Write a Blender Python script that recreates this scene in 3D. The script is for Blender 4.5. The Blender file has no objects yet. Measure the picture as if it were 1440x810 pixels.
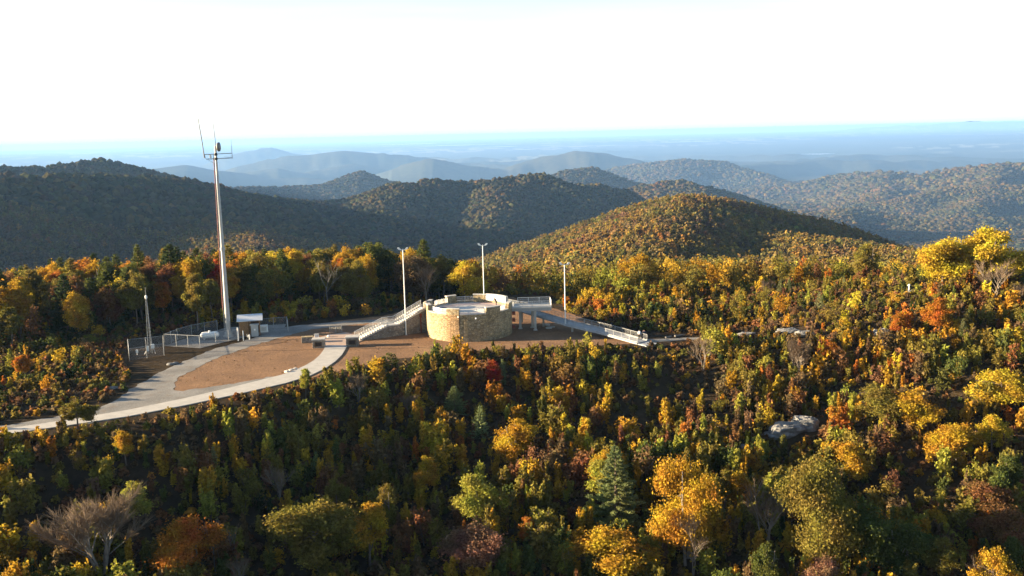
import bpy, bmesh, math, random
import numpy as np
from mathutils import Vector, Matrix

random.seed(7)
rng = np.random.default_rng(11)
SC = bpy.context.scene
COL = SC.collection
R_ = math.radians

# ------------------------------------------------------------------ camera
F_PX, CZ = 1350.0, 34.55
PITCH, ROLL = math.atan(218 / 1350), R_(1.35)
_R = np.array([1., 0, 0]); _F = np.array([0, math.cos(PITCH), -math.sin(PITCH)]); _U = np.array([0, math.sin(PITCH), math.cos(PITCH)])
CR = math.cos(ROLL) * _R - math.sin(ROLL) * _U
CU = math.cos(ROLL) * _U + math.sin(ROLL) * _R

def ray(px, py):
    d = CR * (px - 720) + CU * (405 - py) + _F * F_PX
    return d / np.linalg.norm(d)

def P(px, py, z=0.0):
    d = ray(px, py); t = (z - CZ) / d[2]
    return Vector((d[0] * t, d[1] * t, z))

def PR(px, py, r):
    """world point at horizontal range r along the ray through a pixel"""
    d = ray(px, py); t = r / math.hypot(d[0], d[1])
    return np.array([d[0] * t, d[1] * t, CZ + d[2] * t])

def project(x, y, z):
    v = np.stack([x, y, z - CZ], -1)
    w = v @ _F
    w = np.where(np.abs(w) < 1e-6, 1e-6, w)
    return 720 + F_PX * (v @ CR) / w, 405 - F_PX * (v @ CU) / w, w

cam_data = bpy.data.cameras.new('camera')
cam = bpy.data.objects.new('camera', cam_data); COL.objects.link(cam)
cam_data.sensor_width = 36; cam_data.lens = 36 * F_PX / 1440
cam_data.clip_start = 0.5; cam_data.clip_end = 400000
m = Matrix.Identity(4)
for i, ax in enumerate((CR, CU, -_F)):
    for j in range(3): m[j][i] = ax[j]
m.translation = (0, 0, CZ)
cam.matrix_world = m
SC.camera = cam

# ------------------------------------------------------------------ render settings, sky, sun
SC.render.engine = 'CYCLES'
SC.view_settings.view_transform = 'Standard'; SC.view_settings.look = 'None'
SC.view_settings.exposure = EXPOSURE = 2.45
SC.view_settings.gamma = 1.0
cy = SC.cycles
cy.use_denoising = True
try:
    cy.denoiser = 'OPENIMAGEDENOISE'; cy.denoising_input_passes = 'RGB_ALBEDO_NORMAL'
except Exception: pass
cy.max_bounces = 5; cy.diffuse_bounces = 2; cy.glossy_bounces = 2; cy.transmission_bounces = 2
cy.volume_bounces = 1; cy.transparent_max_bounces = 6
cy.caustics_reflective = False; cy.caustics_refractive = False
cy.sample_clamp_indirect = 4

VEIL = 1.3
SUN_EL, SUN_B = R_(10.5), R_(1.0)          # the sun stands left of the picture and a little beyond it
world = bpy.data.worlds.new('World'); SC.world = world; world.use_nodes = True
wn = world.node_tree; wn.nodes.clear()
wo = wn.nodes.new('ShaderNodeOutputWorld'); bg = wn.nodes.new('ShaderNodeBackground')
sky = wn.nodes.new('ShaderNodeTexSky'); sky.sky_type = 'NISHITA'; sky.sun_disc = False
sky.sun_elevation = SUN_EL; sky.sun_rotation = -(math.pi / 2) + SUN_B
sky.altitude = 1000; sky.air_density = 1.0; sky.dust_density = 0.6; sky.ozone_density = 1.0
bg.inputs['Strength'].default_value = 0.05
# thin bright veil of high cloud, densest towards the horizon, with faint streaks
tcw = wn.nodes.new('ShaderNodeTexCoord'); sx = wn.nodes.new('ShaderNodeSeparateXYZ'); wn.links.new(tcw.outputs['Generated'], sx.inputs[0])
def wmath(op, a, b=None):
    n = wn.nodes.new('ShaderNodeMath'); n.operation = op
    for i, v in enumerate((a, b)):
        if v is None: continue
        if hasattr(v, 'is_output'): wn.links.new(v, n.inputs[i])
        else: n.inputs[i].default_value = v
    return n.outputs[0]
el_ = wmath('MAXIMUM', sx.outputs[2], 0.0)
veil = wmath('EXPONENT', wmath('MULTIPLY', el_, -8.0))
wmap = wn.nodes.new('ShaderNodeMapping'); wmap.inputs['Scale'].default_value = (2.2, 2.2, 26.0); wn.links.new(tcw.outputs['Generated'], wmap.inputs[0])
wno = wn.nodes.new('ShaderNodeTexNoise'); wno.inputs['Scale'].default_value = 2.4; wno.inputs['Detail'].default_value = 6; wn.links.new(wmap.outputs[0], wno.inputs[0])
veil = wmath('MULTIPLY', veil, wmath('ADD', wmath('MULTIPLY', wno.outputs[0], 2.4), VEIL))
vc = wn.nodes.new('ShaderNodeVectorMath'); vc.operation = 'SCALE'; wn.links.new(veil, vc.inputs['Scale'])
wr_ = wn.nodes.new('ShaderNodeValToRGB'); wn.links.new(wmath('MULTIPLY', el_, 10.0), wr_.inputs[0])
wr_.color_ramp.elements[0].color = (.16, .20, .31, 1); wr_.color_ramp.elements[1].color = (1.0, 1.0, .965, 1); wr_.color_ramp.elements[1].position = .34
wn.links.new(wr_.outputs[0], vc.inputs[0])
va_ = wn.nodes.new('ShaderNodeVectorMath'); va_.operation = 'ADD'; 
sm_ = wn.nodes.new('ShaderNodeMix'); sm_.data_type = 'RGBA'; sm_.inputs[6].default_value = (2.9, 3.6, 4.2, 1)
wn.links.new(wmath('MINIMUM', wmath('MULTIPLY', el_, 21.0), 1.0), sm_.inputs[0]); wn.links.new(sky.outputs[0], sm_.inputs[7])
wn.links.new(sm_.outputs[2], va_.inputs[0]); wn.links.new(vc.outputs[0], va_.inputs[1])
wn.links.new(va_.outputs[0], bg.inputs['Color'])
wn.links.new(bg.outputs[0], wo.inputs['Surface'])

sl = bpy.data.lights.new('sun', 'SUN'); sun = bpy.data.objects.new('sun', sl); COL.objects.link(sun)
sl.energy = 5.0; sl.angle = R_(0.5); sl.color = (1.0, 0.78, 0.49)
sdir = Vector((-math.cos(SUN_EL) * math.cos(SUN_B), math.cos(SUN_EL) * math.sin(SUN_B), math.sin(SUN_EL)))
sun.rotation_euler = sdir.to_track_quat('Z', 'Y').to_euler()
sun.location = (-200, 20, 120)

# ------------------------------------------------------------------ naming helpers
def tag(o, label=None, cat=None, group=None, kind=None):
    if label: o['label'] = label
    if cat: o['category'] = cat
    if group: o['group'] = group
    if kind: o['kind'] = kind
    return o

def thing(name, label, cat, loc=(0, 0, 0), rz=0, group=None):
    o = bpy.data.objects.new(name, None); COL.objects.link(o)
    o.empty_display_size = 0.3
    o.location = loc; o.rotation_euler = (0, 0, rz)
    return tag(o, label, cat, group)

def copy_tree(o, parent=None):
    c = o.copy(); COL.objects.link(c)
    if parent: c.parent = parent
    for ch in list(o.children): copy_tree(ch, c)
    return c

# ------------------------------------------------------------------ numpy noise
def _hash(ix, iy, s):
    h = (ix.astype(np.int64) * 374761393 + iy.astype(np.int64) * 668265263 + s * 974634777) & 0xFFFFFFFF
    h = ((h ^ (h >> 13)) * 1274126177) & 0xFFFFFFFF
    h = h ^ (h >> 16)
    return (h & 0xFFFFFF) / float(0xFFFFFF)

def vnoise(x, y, s=0):
    ix = np.floor(x); iy = np.floor(y); fx = x - ix; fy = y - iy
    fx = fx * fx * fx * (fx * (fx * 6 - 15) + 10); fy = fy * fy * fy * (fy * (fy * 6 - 15) + 10)
    a = _hash(ix, iy, s); b = _hash(ix + 1, iy, s); c = _hash(ix, iy + 1, s); d = _hash(ix + 1, iy + 1, s)
    return (a + (b - a) * fx) * (1 - fy) + (c + (d - c) * fx) * fy      # 0..1

def fbm(x, y, s=0, o=4):
    t = np.zeros_like(x); a = 0.5; n = 0.
    for k in range(o):
        t += a * (vnoise(x, y, s + k) * 2 - 1); n += a; a *= 0.5
        x = x * 2.03 + 17.1; y = y * 2.03 + 5.7
    return t / n

def sstep(x, a, b):
    t = np.clip((x - a) / (b - a), 0, 1); return t * t * (3 - 2 * t)

# ------------------------------------------------------------------ the terrain
EDGE_PX = [(-900, 745), (-200, 640), (0, 613), (140, 598), (260, 581), (350, 560), (430, 537), (520, 514), (620, 499), (720, 492),
           (870, 486), (960, 484), (1060, 484), (1160, 480), (1300, 478), (1440, 476), (1800, 470), (2400, 465)]
_e = [P(a, b, 0) for a, b in EDGE_PX]
_e = [v for v in _e if v.x > -75] + [Vector(v) for v in ((-86, 124, 0), (-125, 162, 0), (-200, 238, 0), (-420, 430, 0))]
EX = np.array([v.x for v in _e]); EY = np.array([v.y for v in _e])
_o = np.argsort(EX); EX = EX[_o]; EY = EY[_o]

RIDGES = []
def ridge(pts, slope, w, tree=17, noise=1.0):
    """pts: (px, py, range) of the crest as it shows"""
    q = [PR(*p) - np.array([0, 0, tree]) for p in pts]
    RIDGES.append((np.array(q), slope, w, noise))

# spur and hill beyond the tower, and the shelf that joins it on the right
ridge([(800, 405, 300), (860, 372, 430), (900, 330, 600), (930, 300, 760), (962, 270, 930), (985, 274, 1000)], .32, 24, 9, .5)
ridge([(1560, 352, 235), (1440, 340, 330), (1330, 338, 470), (1200, 334, 600), (1110, 318, 740)], .26, 50, 14, .4)
# unseen mountain left of the view, added so its shadow fills the valley
RIDGES.append((np.array([[-2400., 450, 205], [-2300, 1200, 235], [-2300, 1800, 215], [-2300, 2600, 225], [-2600, 3300, 205]]), .40, 70, .3))
# big shaded ridge on the left
ridge([(-420, 240, 1250), (-150, 236, 1350), (0, 235, 1450), (150, 237, 1600), (240, 242, 1750), (330, 263, 1950), (420, 276, 2150), (480, 276, 2250),
       (540, 262, 2300), (600, 246, 2350), (650, 249, 2380), (700, 246, 2400), (757, 237, 2420), (800, 262, 2330), (850, 287, 2250), (900, 312, 2150)], .40, 26, 17, 1.5)
ridge([(-200, 232, 2350), (0, 228, 2350), (60, 228, 2350), (140, 217, 2400), (200, 231, 2500), (270, 250, 2600)], 0.4, 32, 17, .4)
ridge([(560, 250, 2320), (520, 292, 1900), (470, 330, 1500)], .36, 40)
ridge([(700, 246, 2400), (690, 300, 1900), (668, 345, 1450)], .36, 40)
ridge([(240, 242, 1750), (280, 290, 1400), (330, 335, 1050)], .34, 40)
ridge([(280, 263, 4900), (350, 259, 4900), (400, 260, 5040), (455, 256, 5040), (507, 237, 5110), (548, 252, 5040), (600, 264, 4900)], 0.4, 34)
ridge([(730, 262, 4950), (790, 237, 4950), (835, 232, 5025), (880, 248, 5025), (935, 266, 4950)], 0.4, 36)
ridge([(840, 276, 3400), (900, 257, 3485), (955, 249, 3570), (1010, 262, 3655), (1090, 290, 3825), (1170, 312, 3910), (1240, 322, 3995)], 0.38, 36)
ridge([(820, 250, 9520), (860, 237, 9380), (900, 230, 9240), (960, 223, 9100), (1010, 226, 9100), (1060, 240, 8820), (1120, 262, 8400)], 0.38, 60)
ridge([(1050, 266, 7540), (1130, 256, 7540), (1180, 243, 7540), (1240, 239, 7250), (1275, 241, 7250), (1310, 262, 6960)], 0.36, 55, 17, 1.7)
ridge([(1180, 276, 6670), (1240, 262, 6525), (1300, 241, 6525), (1340, 236, 6525), (1400, 231, 6525), (1470, 229, 6525), (1600, 236, 6235)], 0.36, 55, 17, 1.7)
ridge([(1280, 272, 5220), (1350, 261, 5365), (1440, 257, 5365), (1560, 262, 5220)], 0.36, 45, 17, 1.6)
ridge([(1070, 309, 4205), (1150, 297, 4350), (1205, 290, 4422), (1255, 300, 4350), (1330, 308, 4205), (1440, 300, 4350), (1600, 300, 4205)], 0.34, 40, 17, 1.5)
ridge([(1240, 239, 7250), (1250, 262, 6235), (1232, 282, 5365)], .34, 60)
ridge([(1400, 231, 6525), (1390, 262, 5510), (1370, 286, 4785)], .34, 60)
ridge([(520, 246, 12555), (570, 229, 12420), (610, 220, 12150), (650, 228, 12150), (690, 232, 12150), (735, 243, 11880)], 0.36, 80)
ridge([(300, 246, 13000), (350, 239, 13000), (390, 232, 13000), (430, 240, 13000), (500, 228, 13650), (545, 238, 13650)], 0.36, 80)
ridge([(180, 236, 12350), (230, 232, 12350), (262, 229, 12350), (335, 240, 12350)], 0.36, 80)
ridge([(335, 214, 21000), (376, 206, 21500), (410, 213, 21500)], .30, 120)
ridge([(745, 222, 12480), (810, 208, 12740), (850, 212, 12740), (910, 226, 12480)], 0.34, 80)
ridge([(440, 215, 15000), (480, 210, 15000), (530, 214, 15000)], .25, 200)
ridge([(1240, 178, 62000), (1300, 174, 62000), (1360, 170, 62000), (1440, 169, 62000), (1560, 166, 62000)], .10, 900)

_rr = random.Random(5)
for _k in range(46):
    r0 = _rr.uniform(6500, 17000) if _k < 34 else _rr.uniform(14000, 26000); a0 = R_(_rr.uniform(-31, 31)); L_ = _rr.uniform(500, 1500) * (1 if r0 < 14000 else 2); t_ = _rr.uniform(-.9, .9)
    zc_ = -560 + _rr.uniform(60, 215) * (1 if r0 < 9000 else .75) + max(0, (r0 - 15000) * .006) + max(0, 7000 - r0) * .03
    RIDGES.append((np.array([[r0 * math.sin(a0) + q * L_ * math.cos(t_), r0 * math.cos(a0) + q * L_ * math.sin(t_), zc_ + h_] for q, h_ in ((-1.3, -60), (-.5, _rr.uniform(-35, 0)), (0, 0), (.5, _rr.uniform(-45, -5)), (1.3, -70))]), .34, 60, 1.0))
LR_ = np.log(np.array([1., 185, 260, 330, 450, 700, 1200, 3000, 6000, 10000, 15000, 22000, 31000, 60000, 130000]))
ZL = np.array([0., 0, -6, -19, -66, -135, -190, -350, -480, -580, -600, -490, -340, -310, -580])
ZC = np.array([0., 0, -13, -28, -56, -105, -185, -350, -480, -580, -600, -490, -340, -310, -580])
ZR = np.array([0., 0, -10, -20, -34, -60, -170, -340, -480, -580, -600, -490, -340, -310, -580])
LAKES = []      # (px, py, half width px, half height px)
for (a, b, w, h) in ((1135, 227, 26, 2.2), (1150, 216, 20, 1.2), (965, 199, 38, 1.4), (640, 204, 44, 1.5), (572, 202.5, 46, 1.3), (700, 206, 30, 1.1),
                     (1265, 219, 22, 1.0), (735, 210, 16, 1.0), (1320, 217, 12, .8), (860, 204, 18, .8)):
    d = ray(a, b); ang = -d[2] / math.hypot(d[0], d[1])
    rs = np.linspace(8000, 70000, 6000); zz = np.interp(np.log(rs), LR_, ZL)
    k = int(np.argmax(CZ - ang * rs < zz)) if (CZ - ang * rs < zz).any() else -1
    r = rs[k]; c = PR(a, b, r)
    LAKES.append((c[0], c[1], w * r / F_PX, min(h * r / F_PX / ang, w * r / F_PX), float(zz[k]) - 6))

def H(x, y):
    x = np.asarray(x, float); y = np.asarray(y, float)
    r = np.hypot(x, y) + 1e-6; az = np.degrees(np.arctan2(x, y))
    # --- far: base fall-off and crests
    lr = np.log(r)
    wl = sstep(az, -9, -2); wr = sstep(az, 3, 10)
    base = (np.interp(lr, LR_, ZL) * (1 - wl) + np.interp(lr, LR_, ZC) * wl) * (1 - wr) + np.interp(lr, LR_, ZR) * wr
    base = base + fbm(x / 900, y / 900, 3, 4) * 55 * sstep(r, 900, 5000) * (1 - .85 * sstep(r, 8000, 16000))
    far = base
    n1 = fbm(x / 330, y / 330, 21, 4); n2 = fbm(x / 60, y / 60, 41, 3); n0 = fbm(x / 1300, y / 1300, 51, 4)
    for q, s, w, nz in RIDGES:
        lo = q[:, :2].min(0) - 2600 - w * 3; hi = q[:, :2].max(0) + 2600 + w * 3
        msk = (x > lo[0]) & (x < hi[0]) & (y > lo[1]) & (y < hi[1])
        if not msk.any(): continue
        X = x[msk]; Y = y[msk]
        best = np.full(X.shape, 1e9); zz = np.zeros(X.shape)
        for a, b in zip(q[:-1], q[1:]):
            d = b[:2] - a[:2]; L = (d @ d)
            t = np.clip(((X - a[0]) * d[0] + (Y - a[1]) * d[1]) / L, 0, 1)
            dd = np.hypot(X - a[0] - t * d[0], Y - a[1] - t * d[1])
            k = dd < best
            best[k] = dd[k]; zz[k] = (a[2] + t * (b[2] - a[2]))[k]
        drop = s * (np.sqrt(best ** 2 + w * w) - w)
        h = zz - drop + nz * (n1[msk] * np.minimum(best * .20, 45) + n2[msk] * np.minimum(1.5 + best * .02, 6) + n0[msk] * np.minimum(best * .3, 120) * sstep(r[msk], 2600, 4500))
        f = far[msk]; kk = 6 + 0.002 * r[msk]
        # smooth maximum
        dlt = np.clip(.5 + .5 * (h - f) / kk, 0, 1)
        far[msk] = f * (1 - dlt) + h * dlt + kk * dlt * (1 - dlt) * .5
    for (lx, ly, a, b, lz) in LAKES:
        e = np.sqrt(((x - lx) / (a * 1.5)) ** 2 + ((y - ly) / (b * 1.5)) ** 2)
        k = 1 - sstep(e, .55, 1.0)
        far = far * (1 - k) + (lz - 10) * k
    # --- near: the levelled top, the slope below it, the rise on the right
    yf = np.interp(x, EX, EY)
    d = (yf - y) * .93
    dn = np.maximum(d, 0)
    near = -np.where(dn < 14, dn * dn / (dn + 5) * .38, 14 * 14 / 19 * .38 + (dn - 14) * .20)
    near = np.maximum(near, -26 - (dn - 100) * .05 * (dn > 100))
    nz = fbm(x / 14, y / 14, 5, 4) * 1.5 + fbm(x / 40, y / 40, 9, 3) * 1.6
    edge = np.minimum(sstep(x, 30, 60) + sstep(-x, 84, 110) + sstep(dn, 1, 14) + sstep(r, 184, 215), 1)
    near = near + nz * edge
    near = near - np.clip((25 - x) * .03, 0, 3) * sstep(dn, 4, 34)
    near = near + 8.5 * np.exp(-(((x - 96) / 40) ** 2 + ((y - 168) / 46) ** 2)) * sstep(x, 30, 60)
    near = near + 4.0 * np.exp(-(((x - 66) / 22) ** 2 + ((y - 128) / 26) ** 2)) * sstep(x, 25, 50)
    k = sstep(r, 186, 262)
    return near * (1 - k) + far * k

def Hs(x, y): return float(H(np.array([x]), np.array([y]))[0])

def hit(px, py):
    d = ray(px, py); t = np.linspace(50, 900, 3400)
    x = d[0] * t; y = d[1] * t; z = CZ + d[2] * t
    k = np.argmax(z < H(x, y))
    return Vector((x[k], y[k], float(H(x[k:k + 1], y[k:k + 1])[0])))

# ------------------------------------------------------------------ materials
def new_mat(name):
    mt = bpy.data.materials.new(name); mt.use_nodes = True
    nt = mt.node_tree; nt.nodes.clear()
    out = nt.nodes.new('ShaderNodeOutputMaterial')
    return mt, nt, out

def N(nt, typ, **kw):
    n = nt.nodes.new(typ)
    for k, v in kw.items():
        if k in ('operation', 'blend_type', 'data_type', 'feature', 'attribute_name', 'attribute_type', 'noise_dimensions', 'musgrave_type', 'mode'):
            setattr(n, k, v)
        else: n.inputs[k].default_value = v
    return n

def mixc(nt, fac, a, b, blend='MIX'):
    n = nt.nodes.new('ShaderNodeMix'); n.data_type = 'RGBA'; n.blend_type = blend
    for s, v in ((0, fac), (6, a), (7, b)):
        if hasattr(v, 'is_output'): nt.links.new(v, n.inputs[s])
        elif s == 0: n.inputs[0].default_value = v
        else: n.inputs[s].default_value = (*v, 1) if len(v) == 3 else v
    return n.outputs[2]

def ramp(nt, fac, stops):
    n = nt.nodes.new('ShaderNodeValToRGB'); nt.links.new(fac, n.inputs[0])
    cr = n.color_ramp
    while len(cr.elements) < len(stops): cr.elements.new(.5)
    for e, (p, c) in zip(cr.elements, stops):
        e.position = p; e.color = (*c, 1) if len(c) == 3 else c
    return n.outputs[0]

def noise(nt, scale, detail=4, rough=.6, vec=None):
    n = nt.nodes.new('ShaderNodeTexNoise'); n.inputs['Scale'].default_value = scale
    n.inputs['Detail'].default_value = detail; n.inputs['Roughness'].default_value = rough
    if vec is None:
        g = nt.nodes.new('ShaderNodeNewGeometry'); vec = g.outputs['Position']
    nt.links.new(vec, n.inputs['Vector'])
    return n.outputs[0]

def bump(nt, h, strength, dist=.05):
    b = nt.nodes.new('ShaderNodeBump'); b.inputs['Strength'].default_value = strength; b.inputs['Distance'].default_value = dist
    nt.links.new(h, b.inputs['Height']); return b.outputs[0]

def principled(nt, out, col, rough=.8, metal=0., normal=None, spec=.3):
    p = nt.nodes.new('ShaderNodeBsdfPrincipled')
    if hasattr(col, 'is_output'): nt.links.new(col, p.inputs['Base Color'])
    else: p.inputs['Base Color'].default_value = (*col, 1)
    p.inputs['Roughness'].default_value = rough; p.inputs['Metallic'].default_value = metal
    p.inputs['Specular IOR Level'].default_value = spec
    if normal is not None: nt.links.new(normal, p.inputs['Normal'])
    nt.links.new(p.outputs[0], out.inputs['Surface'])
    return p

def simple(name, col, rough=.7, metal=0., var=.25, scale=3., bmp=.0):
    mt, nt, out = new_mat(name)
    f = noise(nt, scale)
    lo = tuple(c * (1 - var) for c in col); hi = tuple(min(1, c * (1 + var)) for c in col)
    c = ramp(nt, f, [(.3, lo), (.7, hi)])
    nrm = bump(nt, noise(nt, scale * 6), bmp, .03) if bmp else None
    principled(nt, out, c, rough, metal, nrm)
    return mt

def m_stone(name, base):
    mt, nt, out = new_mat(name)
    g = nt.nodes.new('ShaderNodeNewGeometry')
    mp = nt.nodes.new('ShaderNodeMapping'); nt.links.new(g.outputs['Position'], mp.inputs[0]); mp.inputs['Scale'].default_value = (1, 1, 1.7)
    v = N(nt, 'ShaderNodeTexVoronoi', Scale=2.0, Randomness=.9); nt.links.new(mp.outputs[0], v.inputs['Vector'])
    v2 = N(nt, 'ShaderNodeTexVoronoi', feature='DISTANCE_TO_EDGE', Scale=2.0, Randomness=.9); nt.links.new(mp.outputs[0], v2.inputs['Vector'])
    sep = nt.nodes.new('ShaderNodeSeparateColor'); nt.links.new(v.outputs['Color'], sep.inputs[0])
    b = base
    c = ramp(nt, sep.outputs[0], [(0, (b[0] * .62, b[1] * .60, b[2] * .60)), (.35, (b[0] * 1.0, b[1] * .95, b[2] * .85)), (.65, (b[0] * .85, b[1] * .88, b[2] * .95)), (1, (b[0] * 1.3, b[1] * 1.2, b[2] * 1.05))])
    mo = ramp(nt, v2.outputs['Distance'], [(.02, (0, 0, 0)), (.09, (1, 1, 1))])
    c = mixc(nt, mo, (b[0] * .5, b[1] * .48, b[2] * .46), c)
    st = ramp(nt, noise(nt, .45, 4), [(.35, (.72, .70, .68)), (.62, (1.1, 1.08, 1.05))])
    c = mixc(nt, 1.0, c, st, 'MULTIPLY')
    principled(nt, out, c, .9, 0, bump(nt, mo, .7, .08))
    return mt

M = {}
M['stone'] = m_stone('tan_stone', (.37, .305, .195))
M['stone_pillar'] = m_stone('grey_stone', (.30, .275, .245))
M['concrete'] = simple('concrete', (.42, .40, .37), .85, 0, .12, .8, .15)
M['concrete_white'] = simple('pale_concrete', (.47, .455, .43), .8, 0, .08, 1.5, .1)
M['cap'] = simple('cap_stone', (.42, .40, .37), .8, 0, .12, 2.)
M['galv'] = simple('galvanized_steel', (.34, .35, .36), .5, .45, .10, 2.)
M['antenna'] = simple('antenna_grey', (.17, .175, .18), .6, .2, .1, 2.)
M['rail'] = simple('rail_aluminium', (.62, .63, .64), .45, .35, .06, 2.)
M['white'] = simple('white_paint', (.78, .77, .74), .5, 0, .05, 2.)
M['dark'] = simple('dark_metal', (.03, .03, .035), .5, .3, .2, 4.)
M['plaque'] = simple('dark_plaque', (.022, .016, .014), .4, .2, .3, 8.)
M['plaque_rim'] = simple('bronze_rim', (.10, .07, .04), .5, .5, .2, 8.)
M['wood'] = simple('weathered_wood', (.27, .155, .075), .85, 0, .4, 5., .2)
M['wood_dark'] = simple('dark_boards', (.085, .05, .03), .9, 0, .4, 5.)
M['roofmetal'] = simple('roof_metal', (.58, .60, .63), .4, .3, .08, 1.)
M['cabinet'] = simple('cabinet_grey', (.40, .40, .39), .6, 0, .06, 2.)
M['rust'] = simple('rusty_red', (.19, .055, .035), .8, .1, .3, 4.)
M['bark'] = simple('bark', (.12, .09, .07), .95, 0, .4, 2., .3)
M['pale_bark'] = simple('pale_bark', (.20, .17, .14), .95, 0, .3, 2., .3)
M['dead_wood'] = simple('dead_wood', (.13, .12, .11), .95, 0, .25, 2.)
M['skin'] = simple('skin', (.42, .26, .19), .6, 0, .05, 5.)
M['hair'] = simple('hair', (.02, .015, .012), .7, 0, .2, 9.)
M['cloth_navy'] = simple('navy_cloth', (.025, .035, .07), .9, 0, .15, 6.)
M['cloth_black'] = simple('black_cloth', (.015, .015, .018), .9, 0, .2, 6.)
M['cloth_white'] = simple('white_cloth', (.62, .66, .72), .9, 0, .06, 6.)
M['cloth_denim'] = simple('denim', (.05, .07, .12), .9, 0, .15, 6.)
M['glass'] = simple('lamp_glass', (.75, .76, .74), .15, 0, .02, 2.)
M['tank'] = simple('white_tank_paint', (.80, .79, .76), .35, 0, .04, 1.)

def m_rock():
    mt, nt, out = new_mat('grey_rock')
    n = noise(nt, .9, 8, .65); n2 = noise(nt, 4, 6)
    c = ramp(nt, n, [(.3, (.08, .08, .083)), (.5, (.19, .19, .19)), (.68, (.31, .305, .29))])
    c = mixc(nt, ramp(nt, n2, [(.5, (0, 0, 0)), (.7, (.5, .5, .5))]), c, (.12, .10, .07))
    principled(nt, out, c, .9, 0, bump(nt, n2, .6, .2)); return mt
M['rock'] = m_rock()

def m_gravel():
    mt, nt, out = new_mat('gravel')
    n = noise(nt, .22, 5, .6); n2 = noise(nt, 5, 4, .7)
    c = ramp(nt, n, [(.3, (.15, .145, .138)), (.7, (.285, .275, .26))])
    c = mixc(nt, .8, c, ramp(nt, n2, [(.3, (.5, .5, .5)), (.7, (1.35, 1.33, 1.3))]), 'MULTIPLY')
    n3 = noise(nt, .55, 5, .7); c = mixc(nt, ramp(nt, n3, [(.52, (0, 0, 0)), (.68, (.55, .55, .55))]), c, (.17, .125, .085))
    principled(nt, out, c, .95, 0, bump(nt, n2, .5, .05)); return mt
M['gravel'] = m_gravel()

def m_mulch():
    mt, nt, out = new_mat('straw_mulch')
    n = noise(nt, .16, 6, .65); n2 = noise(nt, 2.2, 6, .75); n3 = noise(nt, 9, 3, .7)
    c = ramp(nt, n, [(.25, (.125, .068, .036)), (.55, (.215, .118, .060)), (.8, (.32, .195, .10))])
    c = mixc(nt, .75, c, ramp(nt, n2, [(.3, (.45, .42, .40)), (.7, (1.45, 1.45, 1.4))]), 'MULTIPLY')
    c = mixc(nt, .5, c, ramp(nt, n3, [(.3, (.5, .5, .5)), (.7, (1.4, 1.4, 1.4))]), 'MULTIPLY')
    principled(nt, out, c, .95, 0, bump(nt, n2, .9, .18)); return mt
M['mulch'] = m_mulch()

def m_paver():
    mt, nt, out = new_mat('brick_paving')
    g = nt.nodes.new('ShaderNodeNewGeometry')
    b = N(nt, 'ShaderNodeTexBrick', Scale=2.2); nt.links.new(g.outputs['Position'], b.inputs['Vector'])
    b.inputs['Color1'].default_value = (.36, .23, .17, 1); b.inputs['Color2'].default_value = (.44, .33, .26, 1); b.inputs['Mortar'].default_value = (.33, .30, .27, 1)
    principled(nt, out, b.outputs[0], .9); return mt
M['paver'] = m_paver()

def m_deck():
    mt, nt, out = new_mat('deck_concrete')
    g = nt.nodes.new('ShaderNodeNewGeometry')
    c = ramp(nt, noise(nt, .5, 5), [(.3, (.34, .325, .315)), (.7, (.46, .445, .43))])
    principled(nt, out, c, .8); return mt
M['deck'] = m_deck()
M['deck_tint'] = simple('violet_grey_stain', (.27, .235, .26), .8, 0, .12, .8)
M['deck_pale'] = simple('pale_inlay', (.55, .53, .50), .8, 0, .08, 1.)
M['deck_pink'] = simple('pink_inlay', (.42, .27, .23), .8, 0, .08, 1.)

def leaf_shader(nt, out, col, trans=.42):
    d = nt.nodes.new('ShaderNodeBsdfDiffuse'); t = nt.nodes.new('ShaderNodeBsdfTranslucent'); mx = nt.nodes.new('ShaderNodeMixShader')
    nt.links.new(col, d.inputs[0]); nt.links.new(col, t.inputs[0]); mx.inputs[0].default_value = trans
    nt.links.new(d.outputs[0], mx.inputs[1]); nt.links.new(t.outputs[0], mx.inputs[2]); nt.links.new(mx.outputs[0], out.inputs['Surface'])

def m_leaf(name, stuff=False):
    mt, nt, out = new_mat(name)
    if stuff:
        a = N(nt, 'ShaderNodeAttribute', attribute_name='tint'); leaf_shader(nt, out, a.outputs['Color']); return mt
    oi = nt.nodes.new('ShaderNodeObjectInfo'); g = nt.nodes.new('ShaderNodeNewGeometry')
    tc = nt.nodes.new('ShaderNodeTexCoord')
    # every leaf spray a little different, and patches of a crown that have turned further
    hs = nt.nodes.new('ShaderNodeHueSaturation')
    mr = nt.nodes.new('ShaderNodeMapRange'); nt.links.new(g.outputs['Random Per Island'], mr.inputs[0]); mr.inputs[3].default_value = .55; mr.inputs[4].default_value = 1.40
    va = nt.nodes.new('ShaderNodeVectorMath'); va.operation = 'ADD'
    sc = nt.nodes.new('ShaderNodeMath'); sc.operation = 'MULTIPLY'; sc.inputs[1].default_value = 60.; nt.links.new(oi.outputs['Random'], sc.inputs[0])
    nt.links.new(tc.outputs['Object'], va.inputs[0]); nt.links.new(sc.outputs[0], va.inputs[1])
    f = noise(nt, .42, 2, .5, va.outputs[0])
    mh = nt.nodes.new('ShaderNodeMapRange'); nt.links.new(f, mh.inputs[0]); mh.inputs[1].default_value = .3; mh.inputs[2].default_value = .7; mh.inputs[3].default_value = .478; mh.inputs[4].default_value = .530
    nt.links.new(mh.outputs[0], hs.inputs['Hue']); nt.links.new(mr.outputs[0], hs.inputs['Value']); hs.inputs['Saturation'].default_value = 1.0
    nt.links.new(oi.outputs['Color'], hs.inputs['Color'])
    leaf_shader(nt, out, hs.outputs[0]); return mt
M['leaf'] = m_leaf('leaves')
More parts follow.
